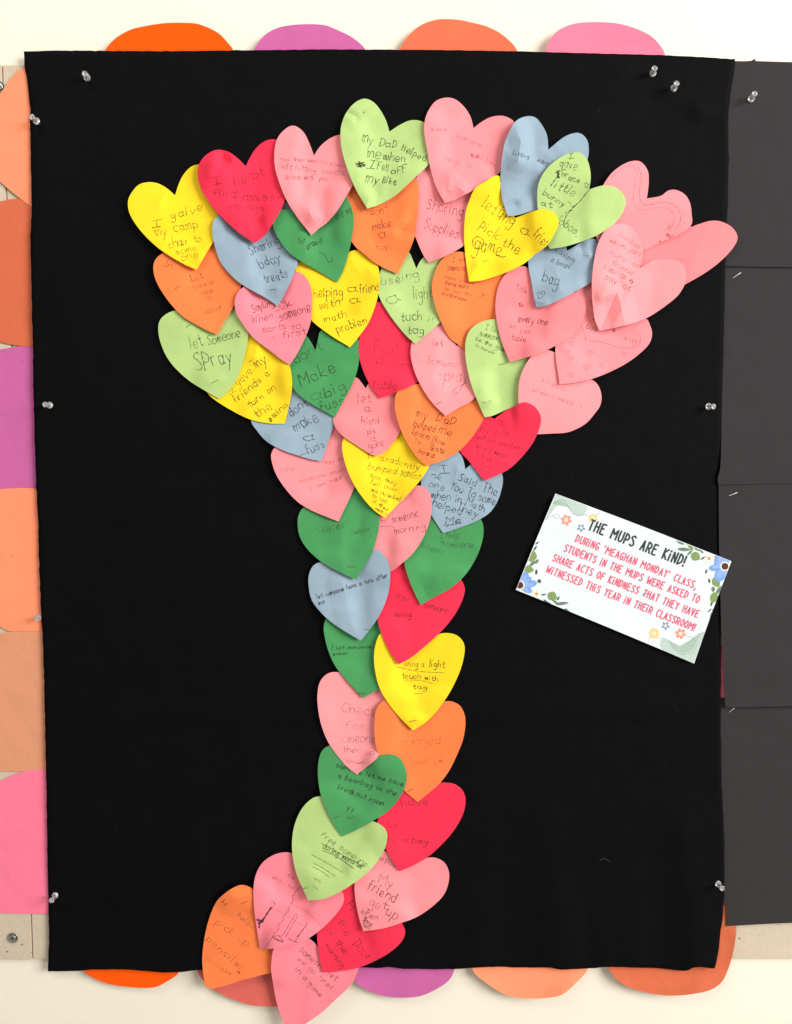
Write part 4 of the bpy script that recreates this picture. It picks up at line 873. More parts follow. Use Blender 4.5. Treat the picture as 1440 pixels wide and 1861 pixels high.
H('h6', 'blue', 'grey-blue heart at the top with strong folds and a few small pencil words',
  [(997, 272, 1), (994.5, 245.5), (984.5, 225.5), (973, 213), (958, 211), (940, 218), (929, 233), (918, 259), (912, 292), (910, 325.5), (913, 361), (918, 377), (923, 392.7, 1), (940, 391), (962, 384.5), (990, 375), (1020, 355), (1050, 322), (1068, 290), (1069.5, 260), (1060, 245), (1047.6, 241), (1027, 248), (1006, 264)],
  [(980, 222, 947, 256, -1.7, 11), (938, 232, 947, 256, .9, 8), (947, 256, 942, 292, 1.1, 8), (918, 378, 935, 371, -.9, 4), (935, 371, 968, 330, -.8, 7), (928, 305, 945, 288, .7, 7), (975, 285, 996, 300, -.5, 5), (1010, 262, 1035, 290, .6, 12)], 1.6,
  [("letting", 932, 281, 961, 288, 8, 2), ("some", 976.7, 292, 995, 300, 6, 2)], [(2, 1.2, [(977, 291), (985, 296), (994, 303)])], bump=(922, 378, 5.0, 20))
H('h2', 'red', 'crumpled red heart at the upper left reading I helpt find amissn earings',
  [(447, 302, 1), (431, 286.5), (413, 274.5), (391, 272.8), (373, 283), (362, 298), (359.3, 318), (364.5, 340), (380, 367), (402, 393), (431, 420), (463, 442, 1), (482, 427), (493, 411), (511, 380), (522, 350), (527, 310), (524, 275), (512, 257), (495.5, 252.8), (480, 257), (464, 271), (453, 289)],
  [(403, 270, 408, 292, -1.3, 5), (408, 293, 396, 312, -1.2, 5), (385, 300, 372, 360, .7, 14), (470, 290, 462, 360, -.7, 14), (430, 340, 440, 400, .6, 12), (407, 292, 425, 300, -.5, 7), (446, 414, 468, 403, -1.1, 5), (468, 403, 478, 384, -1.0, 6), (440, 310, 415, 380, .4, 10)], 1.9,
  [("I", 388, 336, 399, 334, 13, 2), ("helpt", 427, 338, 480, 320, 18, 2), ("find", 387, 357, 427, 359, 15, 2), ("amissn", 442, 364, 514, 364, 17, 2), ("earings", 415.5, 380, 478, 384, 14, 2)])
H('h3', 'pink', 'pink heart with three faint lines and a curled tip above the green heart',
  [(571, 283, 1), (562, 259), (551, 239), (533, 228), (515.5, 237), (503, 254.5), (499, 277), (500, 303), (508, 332), (522, 365.5), (542, 397), (553, 411), (558, 417), (566, 427.5, 1), (580, 415), (593, 405.5), (613, 383), (631, 354), (643, 332), (650, 300), (648, 265), (638, 249), (619, 244.5), (604, 249), (589, 259), (578, 271)],
  [(567, 330, 562, 385, .9, 9), (562, 385, 570, 400, .8, 5), (555, 412, 575, 392, 1.1, 4), (590, 340, 575, 395, -.5, 9), (538, 232, 541, 255, .5, 5), (537, 340, 536, 380, .4, 9)], 2.6,
  [("nice their was", 510, 292, 575, 295, 8, 1), ("no place", 582, 296, 628, 305, 7, 0), ("left letting", 509, 305, 574, 313, 10, 1), ("someone", 585, 316, 628, 318, 9, 0), ("space with you", 518, 324, 595, 328, 9, 1)])
H('h5', 'pink', 'large pink heart at the top with nearly invisible faint writing',
  [(861, 232.7, 1), (855.5, 212), (844, 194), (829, 181), (813, 177), (793, 183), (780, 199), (773, 217), (771.5, 240), (777, 274), (783, 308), (794.5, 343), (809, 369, 1), (829, 362), (860, 345.5), (884.5, 330), (910, 312), (932, 288), (942, 258), (935.5, 223), (926.5, 214.5), (911, 210), (891, 213), (873, 223)],
  [(813, 348, 826, 337, -1.0, 5), (828, 337, 850, 352, 1.0, 6), (818, 322, 815, 345, .5, 6), (820, 218, 842, 200, .4, 6), (805, 350, 815, 345, .6, 5)], 1.8,
  [("make", 784.5, 237, 812, 238, 8, 0), ("everyone", 830, 250, 875, 267, 7, 0), ("the", 855.5, 287, 870, 286, 9, 2), ("laugh", 809, 290, 835, 301, 10, 0), ("of kind", 868, 286, 900, 303, 8, 0)], [(1, 1.2, [(849, 300), (852, 297), (856, 300), (853, 305), (849, 302)])])
H('h4', 'lime', 'lime green heart reading my dad helped me when I fell off my bike',
  [(708, 239, 1), (702, 219), (691, 199), (678, 184.5), (662, 179), (644.5, 187), (629, 205.5), (620.5, 228), (619, 250), (622, 274), (631, 305.5), (644.5, 339), (655.5, 359), (668, 379, 1), (689, 372), (720, 354), (751, 325.5), (779, 298), (790, 270), (787, 238), (771, 222), (749, 218), (729, 225.5)],
  [(631, 203, 646, 211, -.7, 3), (649, 216, 661, 204, -.6, 3), (664, 380, 672, 358, 1.2, 5), (674, 360, 683, 340, -.9, 5), (655, 362, 670, 360, .5, 5), (640, 260, 650, 330, .5, 18)], 2.4,
  [("my", 658, 258, 677, 262, 15, 3), ("DaD", 690, 265, 720, 269, 14, 3), ("Helped", 730, 272, 772, 293, 13, 3), ("me", 668, 284, 690, 287, 13, 3), ("when", 697, 288, 735.5, 295, 15, 3), ("I", 665.5, 306, 678, 307, 15, 3), ("Fell", 686, 307, 706, 311, 13, 3), ("oFF", 712, 316, 739, 313, 13, 3), ("my", 664.5, 329, 688, 334, 14, 3), ("Bike", 695, 332, 720, 336, 13, 3)],
  [(3, 2.2, [(647, 297, 1), (663, 295, 1), (647, 300, 1), (665, 298.5, 1), (649, 303, 1), (664, 301.5, 1), (652, 293, 1), (656, 304, 1)]), (3, 3, [(661, 203.5), (661.3, 204)])])

# bottom of the pile first
ORDER = ['h' + k for k in '54 55 52 53 51 50 49 46 47 48 44 45 43 41 18 40 42 39 37 36 38 35 17 19 33 21 34 29 28 27 32 31 30 22 16 15 14 13 12 10 9 11 23 24 1 26 25 2 3 4 5 6 7 8'.split()]
assert sorted(ORDER) == sorted(HE), set(HE) ^ set(ORDER)
EXC = [('h46', 'h48'), ('h6', 'h8'), ('h17', 'h15')]      # interleaved sheets: the first lies over the second

# --------- how the sheets lie on one another
CREASE_GAIN = 3.8
def crease_grid(creases):
    S = np.zeros(gxx.shape)
    for c in creases:
        ax, ay, bx, by, h, wd = c[:6]
        L2 = (bx - ax) ** 2 + (by - ay) ** 2
        t = np.clip(((gxx - ax) * (bx - ax) + (gyy - ay) * (by - ay)) / L2, 0, 1)
        S += h * CREASE_GAIN / 1000 * np.maximum(0, 1 - np.hypot(gxx - ax - t * (bx - ax), gyy - ay - t * (by - ay)) / (3.0 * wd))
    return S
base = np.full(gxx.shape, FD + 0.0006)
for a, b, ph, am in waves: base += am * np.sin(a * gxx + b * gyy + ph)
hem = np.maximum(0, (gyy - 1500) / 265.0)
base += np.where(gyy < 1775, hem * hem * 0.0011 * (1 + np.sin(gxx * 0.045) + 0.4 * np.sin(gxx * .11)), 0.0016)
base = np.maximum(base, base + crease_grid(fcr))
base += np.where((gxx > 1300) & (gyy < 560), 0.0008, 0)
ZS, OUT, FOOT, SM, LOW = {}, {}, {}, {}, {}
GAP = 0.00050
for key in ORDER:
    h = HE[key]
    out = catmull(h['pts'], True, 4.0)
    OUT[key] = out
    foot = inside_poly(out, gxx, gyy)
    FOOT[key] = foot
    T = base.copy()
    for k2, z2 in ZS.items():
        if (k2, key) in EXC: continue
        T = np.maximum(T, z2)
    T = np.where(foot, T, -1.0)
    D = dilate(T, 6)
    D = np.where(D < 0, base, D)
    S = blur(D, 2) + GAP
    # lift of tip and rims
    corners = [p for p in h['pts'] if len(p) > 2]
    notch, tip = corners[0], corners[1]
    L2 = (tip[0] - notch[0]) ** 2 + (tip[1] - notch[1]) ** 2
    t = ((gxx - notch[0]) * (tip[0] - notch[0]) + (gyy - notch[1]) * (tip[1] - notch[1])) / L2
    cx = (tip[0] + notch[0]) / 2; cy = (tip[1] + notch[1]) / 2
    R = max(math.hypot(p[0] - cx, p[1] - cy) for p in out)
    rr = np.hypot(gxx - cx, gyy - cy) / R
    rs = random.Random(int(key[1:]) * 13 + 1)
    a1, a2, p1 = rs.uniform(.012, .03), rs.uniform(.012, .03), rs.uniform(0, 6.28)
    S = S + h['lift'] / 1000 * (0.75 * np.clip(t - 0.25, 0, 1.2) ** 2 + 0.55 * rr ** 3 * 0.6) \
        + 0.0008 * (1 + np.sin(a1 * gxx + a2 * gyy + p1)) + h.get('dbase', 0)
    # the hearts were folded in half to be cut: a shallow valley from notch to tip
    ln = math.sqrt(L2)
    sd = ((gxx - notch[0]) * (tip[1] - notch[1]) - (gyy - notch[1]) * (tip[0] - notch[0])) / ln
    kf = h.get('fold', rs.uniform(0.02, 0.085)) * 0.00067
    S = S + kf * (np.sqrt(sd * sd + 14.0 ** 2) - 14.0)
    for c in h['creases']:
        if c[4] < 0:                                # a valley needs shoulders, the sheet below is in the way
            S = S + crease_grid([c[:4] + (-c[4] * 1.0, c[5] * 3.0)])
    LOW[key] = dilate(np.where(foot, T, -1.0), 1) + 0.00025
    SM[key] = S
    ZS[key] = np.where(foot, S + np.maximum(crease_grid(h['creases']), 0) + 0.0001, -1.0)
for top, bot in EXC:
    ov = FOOT[top] & FOOT[bot]
    need = np.where(ov, np.maximum(0, ZS[bot] + 0.0006 - SM[top]), 0)
    LOW[top] = np.maximum(LOW[top], dilate(np.where(ov, ZS[bot] + 0.0005, -1.0), 1))
    raise_ = blur(dilate(need, 3), 1)
    SM[top] = SM[top] + raise_

heart_group = 'paper hearts with pencil notes in the flower shape on the black fabric'
TREE, HOBJ = {}, {}
LINEW = {3: 1.35, 2: 1.25, 1: 1.25, 0: 1.3}
for key in ORDER:
    h = HE[key]; S = SM[key]; LO = LOW[key]; cf = crease_fn([c[:4] + (c[4] * CREASE_GAIN,) + c[5:] for c in h['creases']])
    o, tree = sheet_mesh('paper_heart', OUT[key], lambda u, v: max(sample(S, u, v) + cf(u, v), sample(LO, u, v)), PAPER[h['colour']], step=4.5, thick=0.00022, seed=int(key[1:]), folds=[c for c in h['creases'] if c[5] <= 9])
    tag(o, h['label'], 'paper heart', heart_group)
    TREE[key] = tree; HOBJ[key] = o
    vs, fs, mi = [], [], []
    rr_ = random.Random(int(key[1:]))
    def put(strokes, width, level):
        v, f = ribbons(strokes, width, tree, 0.00013, rr_)
        k = len(vs); vs.extend(v)
        for q in fix_up(v, f): fs.append([k + a for a in q]); mi.append(level)
    for (tx, x0, y0, x1, y1, hh, lv) in h['text']:
        st = lettering(tx, x0, y0, x1, y1, hh, seed=int(key[1:]))
        for s1 in st:
            l1 = max(0, lv - 1) if rr_.random() < 0.3 else lv
            put([s1], LINEW[lv] * rr_.uniform(0.85, 1.15), l1)
    if vs:
        link_mesh('handwriting', vs, fs, [INK[0], INK[1], INK[2], INK[3]], parent=o, mi=mi, smooth=False)
    vs, fs, mi = [], [], []
    for (lv, wd, pts) in h['draw']:
        put([catmull(pts, False, 1.8)], wd * 0.85, lv)
    if vs:
        link_mesh('pencil_drawing', vs, fs, [INK[0], INK[1], INK[2], INK[3]], parent=o, mi=mi, smooth=False)

# ------------------------------------------------------------------ staples
m_wire = print_mat('staple_wire', (0.16, 0.15, 0.13)); m_wire.node_tree.nodes['Principled BSDF'].inputs['Metallic'].default_value = 0.6
m_wire2 = print_mat('bright_staple_wire', (0.75, 0.74, 0.72)); m_wire2.node_tree.nodes['Principled BSDF'].inputs['Metallic'].default_value = 0.5
for m in (m_wire, m_wire2): m.node_tree.nodes['Principled BSDF'].inputs['Roughness'].default_value = 0.4
def staple(a, b, tree, label, mat, w=0.0006):
    hs = [tree.ray_cast(Vector((p[0], p[1], 10)), Vector((0, 0, -1)))[0] for p in (a, b)]
    ds = [x.z for x in hs if x is not None]
    if not ds: return
    da = hs[0].z if hs[0] is not None else ds[0]; db = hs[1].z if hs[1] is not None else ds[0]
    A = P(a[0], a[1], da + 0.00035); B = P(b[0], b[1], db + 0.00035)
    ax = (B - A).normalized(); n = Vector((0, -1, 0)); s = ax.cross(n).normalized()
    # crown and two legs bent into the sheet, round wire of eight sides
    path = [A - n * 0.002, A - n * 0.0002, A + ax * 0.0003, B - ax * 0.0003, B - n * 0.0002, B - n * 0.002]
    vs, fs = [], []
    for i, p in enumerate(path):
        t = (path[min(i + 1, 5)] - path[max(i - 1, 0)]).normalized()
        s2 = s; n2 = t.cross(s2).normalized()
        for k in range(8):
            an = 2 * math.pi * k / 8
            vs.append(p + (s2 * math.cos(an) + n2 * math.sin(an) * 0.8) * w * 0.5)
    for i in range(5):
        for k in range(8):
            fs.append([i * 8 + k, i * 8 + (k + 1) % 8, (i + 1) * 8 + (k + 1) % 8, (i + 1) * 8 + k])
    fs.append(list(range(8))); fs.append(list(range(40, 48)))
    o = link_mesh('staple', vs, fs, [mat], smooth=True)
    tag(o, label, 'staple', 'wire staples holding the papers')
ST = [('h28', (338, 594.5), (347, 589), 'staple at the top of the lime heart that says spray'), ('h27', (318, 525), (328, 518.5), 'staple in the left of the far left orange heart'),
      ('h28', (384.5, 696), (397, 690), 'staple near the tip of the left lime heart'), ('h29', (453, 657), (466.7, 650), 'staple above the writing on the swing heart'),
      ('h26', (490, 527), (502, 524.5), 'staple near the tip of the bday heart'), ('h8', (877, 475.5), (887, 472.5), 'staple near the tip of the big yellow heart at the top right'),
      ('h21', (792, 735), (803, 730), 'staple near the tip of the pale pink spray heart'), ('h16', (907, 663), (919, 660), 'staple in the middle of the goalie lime heart'),
      ('h16', (878, 732), (893, 728), 'staple near the tip of the goalie lime heart'), ('h39', (632, 1030), (645, 1030), 'staple near the tip of the green heart left of the stem top'),
      ('h42', (662, 1144), (673, 1145), 'staple at the tip of the pale blue stem heart'), ('h41', (748, 1071), (759, 1070.5), 'staple low on the green heart right of the stem'),
      ('h44', (650, 1260), (664, 1261), 'staple at the tip of the green heart that says easier'), ('h45', (744, 1312), (757, 1309), 'staple at the tip of the yellow stem heart'),
      ('h46', (648, 1388), (663, 1385), 'staple at the tip of the pink check heart'), ('h47', (741, 1439), (751, 1433), 'staple near the tip of the orange stem heart'),
      ('h48', (606, 1488), (619, 1481.7), 'staple near the tip of the beanbag green heart'), ('h49', (551, 1615), (559, 1613.7), 'staple near the tip of the ruled lime heart'),
      ('h50', (711, 1550), (729, 1545), 'staple near the tip of the bean bag red heart'), ('h17', (873, 853), (887, 854), 'staple near the tip of the red shirt heart'),
      ('h54', (438, 1643), (450, 1638), 'staple near the top of the orange pencils heart'), ('h12', (1062, 462.5), (1071, 462.5), 'staple near the top of the bean bag blue heart')]
for k, a, b, lb in ST: staple(a, b, TREE[k], lb, m_wire if k != 'h12' else m_wire2)
staple((1333, 505), (1347, 495), tB, 'bright staple just under the seam of the two upper charcoal sheets', m_wire2, 0.0007)
staple((1325.5, 901), (1340.5, 895), tC, 'bright staple in the charcoal sheet level with the card top', m_wire2, 0.0008)
staple((1325.5, 1294.5), (1335.5, 1287), tD, 'bright staple at the top of the lowest charcoal sheet', m_wire2, 0.0007)

# ------------------------------------------------------------------ push pins
m_clear, nt, b = mat_new('clear_plastic')
b.inputs['Base Color'].default_value = (0.95, 0.95, 0.96, 1); b.inputs['Roughness'].default_value = 0.08
b.inputs['IOR'].default_value = 1.5; b.inputs['Transmission Weight'].default_value = 0.78
b.inputs['Specular IOR Level'].default_value = 0.9; b.inputs['Coat Weight'].default_value = 0.4
def push_pin(head, flange, d, label):
    A = P(flange[0], flange[1], d + 0.0016); B = P(head[0], head[1], d + 0.0135)
    ax = (B - A).normalized()
    q = Vector((0, 0, 1)).rotation_difference(ax).to_matrix().to_4x4()
    M = Matrix.Translation(A) @ q
    e = empty('push_pin', P(flange[0], flange[1], d)); tag(e, label, 'push pin', 'clear plastic push pins')
    Lh = (B - A).length
    prof = [(0.0006, -0.0012), (0.0036, -0.0011), (0.0041, -0.0006), (0.0041, 0.0), (0.0037, 0.0005), (0.0024, 0.0009), (0.0019, 0.0024), (0.0017, 0.0050), (0.0019, Lh - 0.0038),
            (0.0027, Lh - 0.0024), (0.0033, Lh - 0.0016), (0.0034, Lh - 0.0004), (0.0031, Lh + 0.0002), (0.0022, Lh + 0.0002), (0.0017, Lh - 0.0003), (0.0, Lh - 0.0004)]
    lathe(prof, 28, M, 'plastic_grip', [m_clear], e)
    lathe([(0.0, -0.009), (0.0005, -0.006), (0.0005, -0.0008), (0.0, -0.0006)], 10, M, 'needle', [m_steel], e)
push_pin((154, 134), (158, 140.5), fabric_d(157, 140), 'clear push pin alone near the top left corner of the black fabric')
push_pin((57.5, 212), (66, 219.5), fabric_d(66, 219), 'clear push pin on the left edge of the fabric near the top')
push_pin((81.7, 735), (90, 736.3), fabric_d(90, 736), 'clear push pin halfway down the left edge of the fabric')
push_pin((93.5, 1637), (100, 1628), fabric_d(100, 1628), 'clear push pin low on the left edge beside the hot pink paper')
push_pin((1190, 124), (1187, 132.5), fabric_d(1187, 132), 'clear push pin left of the pair at the top right of the fabric')
push_pin((1230, 151.5), (1225, 160), fabric_d(1225, 160), 'clear push pin right of the pair at the top right of the fabric')
push_pin((1372, 170), (1366, 179), 0.0099, 'clear push pin in the topmost charcoal sheet')
push_pin((1297.2, 738.8), (1288.5, 738.4), fabric_d(1289, 738), 'clear push pin halfway down the right edge of the fabric')
push_pin((1313, 1615), (1306, 1607), fabric_d(1306, 1607), 'clear push pin low on the right edge of the fabric')
push_pin((67, 1124), (72.5, 1122), 0.0095, 'clear push pin in the peach paper, half hidden by the left fabric edge')

# ------------------------------------------------------------------ printed card
CC = [(1010, 897), (1330, 1020), (1262, 1206), (938, 1072)]
outl = []
for i in range(4):
    a, b2 = CC[i], CC[(i + 1) % 4]
    n = 34
    for j in range(n):
        t = j / n; bow = math.sin(math.pi * t)
        nx_, ny_ = (b2[1] - a[1]), -(b2[0] - a[0]); l = math.hypot(nx_, ny_)
        wv = (-1.2 if i == 1 else 0.6 if i == 3 else 1.1 if i == 0 else -1.0) * bow
        outl.append((a[0] + (b2[0] - a[0]) * t + nx_ / l * wv, a[1] + (b2[1] - a[1]) * t + ny_ / l * wv))
cardcr = crease_fn([(1080, 1120, 1150, 1090, .5, 26), (1170, 960, 1300, 1050, .4, 30), (1150, 1005, 1160, 1100, -.3, 18), (1195, 1060, 1215, 1052, .3, 6), (1178, 1108, 1190, 1101, .3, 6)])
def card_d(u, v):
    s = 0.0158 + cardcr(u, v)
    s += 0.0016 * ((u - 1135) / 190.0) ** 2 + 0.0010 * ((v - 1050) / 150.0) ** 2 + 0.0006 * math.sin(u * 0.03) * math.sin(v * 0.04)
    return s
card, ctree = sheet_mesh('printed_card', outl, card_d, PAPER['card'], step=7, thick=0.00035, seed=5)
tag(card, 'tilted white card with a floral border headed THE MUPS ARE KiND in dark letters', 'card')

def clip_card(poly):
    """keep the part of a printed shape that lies on the card"""
    q = [Vector(p) for p in poly]
    quad = [Vector(p) for p in CC]; c0 = sum(quad, Vector((0, 0))) / 4
    quad = [c0 + (p - c0) * 0.994 for p in quad]
    for i in range(4):
        a, b2 = quad[i], quad[(i + 1) % 4]
        side = lambda p: (b2.x - a.x) * (p.y - a.y) - (b2.y - a.y) * (p.x - a.x)
        o = []
        for j in range(len(q)):
            p, r_ = q[j], q[(j + 1) % len(q)]
            sp, sr = side(p), side(r_)
            if sp >= 0: o.append(p)
            if (sp >= 0) != (sr >= 0): o.append(p + (r_ - p) * (sp / (sp - sr)))
        q = o
        if len(q) < 3: return []
    return q
def printed(name, shapes, cols, layer=0, parent=None):
    """shapes: (polygon, colour index), one flat print part"""
    vs, fs, mi = [], [], []
    for s_i, (poly, ci) in enumerate(shapes):
        q = clip_card(poly)
        if len(q) < 3: continue
        lift = 0.00010 + 0.00004 * layer + 0.00003 * ci
        k = len(vs)
        cx = sum(p.x for p in q) / len(q); cy = sum(p.y for p in q) / len(q)
        ring = []
        pts = q + [Vector((cx, cy))]
        ok = True
        for p in pts:
            h = ctree.ray_cast(Vector((p.x, p.y, 10)), Vector((0, 0, -1)))[0]
            if h is None: h = Vector((0, 0, card_d(p.x, p.y)))
            ring.append(P(p.x, p.y, h.z + lift))
        if not ok: continue
        vs.extend(ring); n = len(q)
        f = [[k + n, k + j, k + (j + 1) % n] for j in range(n)]
        fs.extend(fix_up(vs, f)); mi.extend([ci] * n)
    if vs: return link_mesh(name, vs, fs, cols, parent=parent or card, mi=mi, smooth=False)
PR = {n: print_mat('print_' + n, c, a) for n, c, a in [
    ('wash', (0.50, 0.66, 0.54), .45), ('dark', (0.035, 0.05, 0.045), 1), ('rose', (0.88, 0.12, 0.22), .93), ('coral', (0.92, 0.36, 0.27), .85),
    ('yellowp', (0.95, 0.68, 0.30), .85), ('bluep', (0.25, 0.36, 0.60), .8), ('petal', (0.22, 0.38, 0.80), .95), ('petal2', (0.33, 0.50, 0.88), .9),
    ('brown', (0.10, 0.035, 0.022), 1), ('leafd', (0.06, 0.12, 0.09), .95), ('leafm', (0.16, 0.24, 0.16), .95), ('leafl', (0.24, 0.34, 0.12), .95), ('white', (0.80, 0.82, 0.76), 1), ('orangep', (0.90, 0.30, 0.08), 1), ('line', (0.20, 0.28, 0.24), .5)]}
def pc(x, y): return (920 + x / 3.349, 880 + y / 3.349)
def smoothp(pts, sp=2.0): return [(p[0], p[1]) for p in catmull(pts, True, sp)]
# pale green washes in two corners
printed('green_wash', [(smoothp([pc(302, 62, ), pc(400, 92), pc(492, 135), pc(488, 165), pc(455, 193), pc(415, 185), pc(385, 150), pc(355, 112), pc(310, 100), pc(286, 118)]), 0),
                       (smoothp([pc(286, 118), pc(330, 112), pc(300, 140), pc(275, 180), pc(240, 215)]), 0)], [PR['wash']])
printed('green_wash', [(smoothp([pc(945, 945), pc(985, 950), pc(1030, 1005), pc(1080, 1030), pc(1130, 1010), pc(1160, 960), pc(1208, 905), pc(1180, 1010), pc(1145, 1092), pc(1040, 1045), pc(950, 1005)]), 0)], [PR['wash']])
def lines(name, sts, wd, mat, layer=1):
    v, f = ribbons(sts, wd, ctree, 0.0001 + 0.00004 * layer)
    if v: link_mesh(name, v, fix_up(v, f), [mat], parent=card, smooth=False)
lines('vine_line', [catmull([pc(240, 215), pc(290, 190), pc(320, 185), pc(322, 205), pc(296, 205), pc(290, 195)], False, 2), catmull([pc(283, 120), pc(320, 98), pc(358, 102), pc(385, 150), pc(420, 185), pc(455, 190), pc(490, 180), pc(497, 190), pc(480, 185)], False, 2), catmull([pc(520, 200), pc(560, 185), pc(570, 155)], False, 2)], .8, PR['line'])
lines('vine_line', [catmull([pc(866, 975), pc(870, 940), pc(900, 925), pc(935, 935), pc(955, 938), pc(990, 950), pc(1020, 1000), pc(1070, 1035), pc(1130, 1025), pc(1160, 985), pc(1150, 945), pc(1130, 930), pc(1100, 925)], False, 2), catmull([pc(1130, 940), pc(1170, 915), pc(1205, 905)], False, 2)], .8, PR['line'])
def daisy(x, y, r, col, name='printed_flower', n=6, cen='white'):
    sh = []
    for k in range(n):
        a = k * 2 * math.pi / n + 0.3
        sh.append((disc_pts(x + .58 * r * math.cos(a), y + .58 * r * math.sin(a), r * .46, r * .30, 12, a), 0))
    sh.append((disc_pts(x, y, r * .36, n=12), 1)); sh.append((disc_pts(x, y, r * .2, n=10), 2))
    printed(name, sh, [PR[col], PR[cen], PR['yellowp']], 2)
x, y = pc(367, 218); daisy(x, y, 10.2, 'coral')
x, y = pc(530, 207); daisy(x, y, 8.6, 'yellowp', n=9)
x, y = pc(458, 266); daisy(x, y, 7.4, 'bluep', n=5)
x, y = pc(902, 908); daisy(x, y, 10.0, 'yellowp', n=9)
x, y = pc(972, 862); daisy(x, y, 7.6, 'bluep', n=5)
x, y = pc(1063, 910); daisy(x, y, 10.0, 'coral')
def leaf(x, y, l, w_, ang, col, name='printed_leaf'):
    a = math.radians(ang); c, s = math.cos(a), math.sin(a)
    pts = []
    for k in range(16):
        t = k / 16 * 2 * math.pi
        px_ = l / 2 * math.cos(t); py_ = w_ / 2 * math.sin(t) * (1 - 0.35 * abs(math.cos(t)) ** 2) * (1 - .2 * math.cos(t))
        pts.append((x + px_ * c - py_ * s, y + px_ * s + py_ * c))
    printed(name, [(pts, 0)], [PR[col]], 1)
def pl(x, y, l, w_, ang, col):        # card detail units
    q = pc(x, y); leaf(q[0], q[1], l / 3.349, w_ / 3.349, ang, col)
# foliage at the top right corner (angles run clockwise from the right)
for a in [(1060, 350, 60, 26, 38, 'leafm'), (1098, 358, 30, 12, 70, 'leafm'), (1085, 397, 82, 22, 4, 'leafm'), (1125, 385, 50, 20, 48, 'leafl'), (1128, 370, 46, 14, 30, 'leafm'), (1155, 440, 62, 56, 30, 'leafl'), (1118, 418, 44, 14, 135, 'leafm'),
          (1160, 395, 40, 12, 40, 'leafm'), (1185, 405, 34, 10, 30, 'leafm'), (1200, 450, 36, 12, 150, 'leafd'), (1196, 415, 18, 8, 30, 'leafd'), (1140, 378, 30, 10, 150, 'leafm'), (1220, 532, 12, 30, 20, 'leafd'), (1238, 588, 14, 30, -12, 'leafd'),
          (1280, 598, 66, 50, 60, 'leafl'), (1262, 640, 34, 24, 90, 'leafm'), (1300, 640, 60, 22, -50, 'leafm'), (1268, 690, 52, 66, 15, 'leafl'), (1252, 728, 12, 34, 20, 'leafd'), (1240, 768, 34, 8, -45, 'leafd'), (1250, 800, 14, 46, 15, 'leafm'), (1262, 765, 22, 8, -60, 'leafd'), (1288, 660, 40, 14, -40, 'leafm')]: pl(*a)
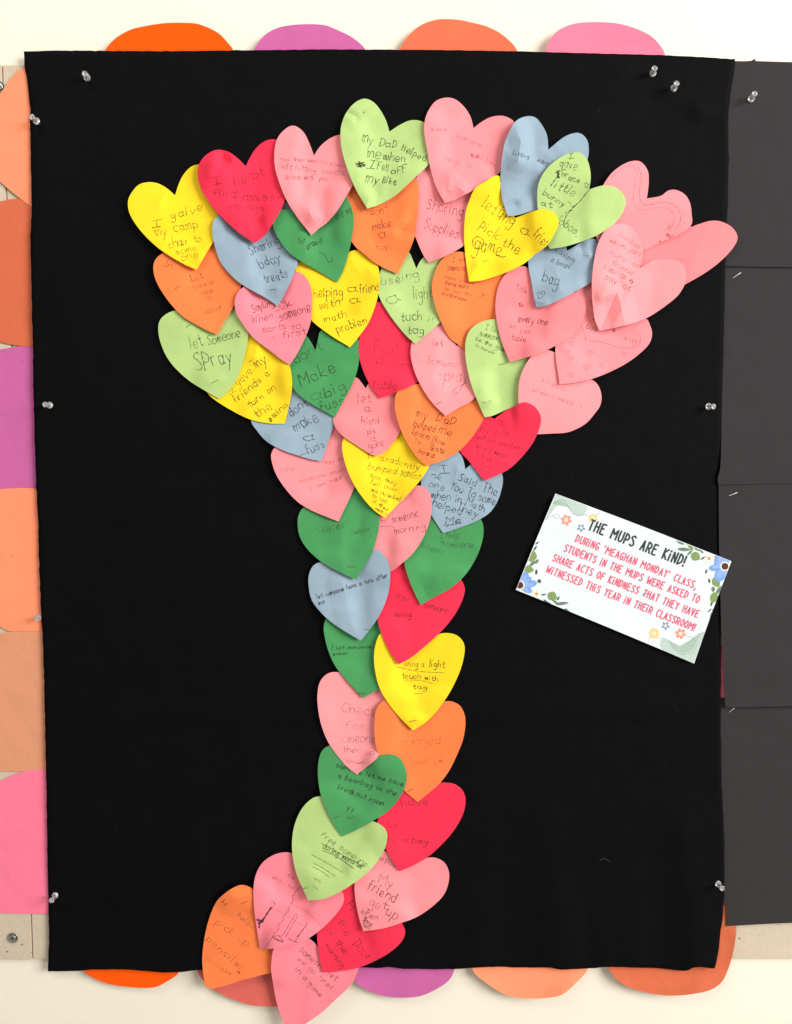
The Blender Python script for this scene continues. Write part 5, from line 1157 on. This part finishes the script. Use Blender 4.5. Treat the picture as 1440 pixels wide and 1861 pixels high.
# foliage at the bottom left corner
for a in [(188, 328, 10, 40, 20, 'leafd'), (190, 358, 30, 10, -40, 'leafd'), (178, 390, 12, 36, 35, 'leafd'), (160, 438, 60, 72, 15, 'leafl'), (160, 484, 50, 20, 140, 'leafm'), (188, 470, 34, 20, -50, 'leafm'), (138, 518, 64, 48, 10, 'leafl'), (185, 535, 16, 34, 5, 'leafd'), (203, 590, 24, 26, -45, 'leafd'),
          (282, 682, 62, 56, 30, 'leafl'), (342, 726, 82, 20, -6, 'leafm'), (305, 720, 60, 14, 35, 'leafm'), (335, 765, 70, 16, 25, 'leafm'), (318, 695, 30, 12, -60, 'leafd'), (230, 672, 34, 10, -10, 'leafd'), (240, 710, 30, 10, 30, 'leafd'), (265, 728, 50, 12, 35, 'leafd'), (372, 768, 40, 14, 35, 'leafm')]: pl(*a)
def bigflower(x, y, pet, r, cr_):
    sh = []
    for (ang, l, w_) in pet:
        a = math.radians(ang)
        sh.append((disc_pts(x + l * .55 * math.cos(a), y + l * .55 * math.sin(a), l * .5, w_, 14, a), 0))
        sh.append((disc_pts(x + l * .5 * math.cos(a + .1), y + l * .5 * math.sin(a + .1), l * .36, w_ * .5, 12, a), 1))
    sh.append((disc_pts(x, y, cr_ * 1.35, n=16), 2)); sh.append((disc_pts(x, y, cr_, n=16), 3))
    printed('blue_flower', sh, [PR['petal'], PR['petal2'], PR['white'], PR['brown']], 3)
x, y = pc(1333, 500); bigflower(x, y, [(228, 25, 9), (172, 28, 6.5), (118, 30, 10), (80, 26, 8), (270, 20, 8), (200, 20, 4)], 0, 6.3)
x, y = pc(85, 615); bigflower(x, y, [(-62, 26, 8), (-8, 30, 7), (30, 24, 6), (-95, 20, 7), (-35, 24, 5)], 0, 6.3)
def whiteflower(x, y):
    sh = [(disc_pts(x + 5.5 * math.cos(k * 1.047), y + 5.5 * math.sin(k * 1.047), 5, 2.1, 10, k * 1.047), 0) for k in range(6)]
    sh.append((disc_pts(x, y, 2.9, n=12), 1))
    printed('white_flower', sh, [PR['white'], PR['orangep']], 4)
x, y = pc(1237, 452); whiteflower(x, y)
x, y = pc(186, 668); whiteflower(x, y)
# printed words
def words(name, rows, width, mat):
    vs, fs = [], []
    for (tx, x0, y0, x1, y1, hh) in rows:
        st = lettering(tx, x0, y0, x1, y1, hh, jit=0.07, seed=1, slant=0.04, spc=1.9, spacing=1.2)
        v, f = ribbons(st, width, ctree, 0.00034, None, 0.0)
        k = len(vs); vs += v; fs += [[k + a for a in q] for q in fix_up(v, f)]
    link_mesh(name, vs, fs, [mat], parent=card, smooth=False)
words('printed_heading', [("THE MUPS ARE K1ND!", 1069, 962, 1243, 1029.5, 19)], 3.0, PR['dark'])
words('printed_paragraph', [("DUR1NG 'MEAGHAN MONDAY' CLASS,", 1046, 984, 1264, 1070.5, 13.2), ("STUDENTS 1N THE MUPS WERE ASKED TO", 1025, 1001.5, 1269, 1096, 13.2),
                            ("SHARE ACTS OF K1NDNESS THAT THEY HAVE", 1004.5, 1019, 1267.5, 1122.5, 13.2), ("W1TNESSED TH1S YEAR 1N THE1R CLASSROOM!", 992.5, 1040, 1262, 1147, 13.2)], 2.1, PR['rose'])
staple((1167, 1081), (1178, 1078), ctree, 'dark staple across the word THAT on the card', m_wire)
staple((1173, 1097), (1181, 1101), ctree, 'dark staple above the word THEiR on the card', m_wire)
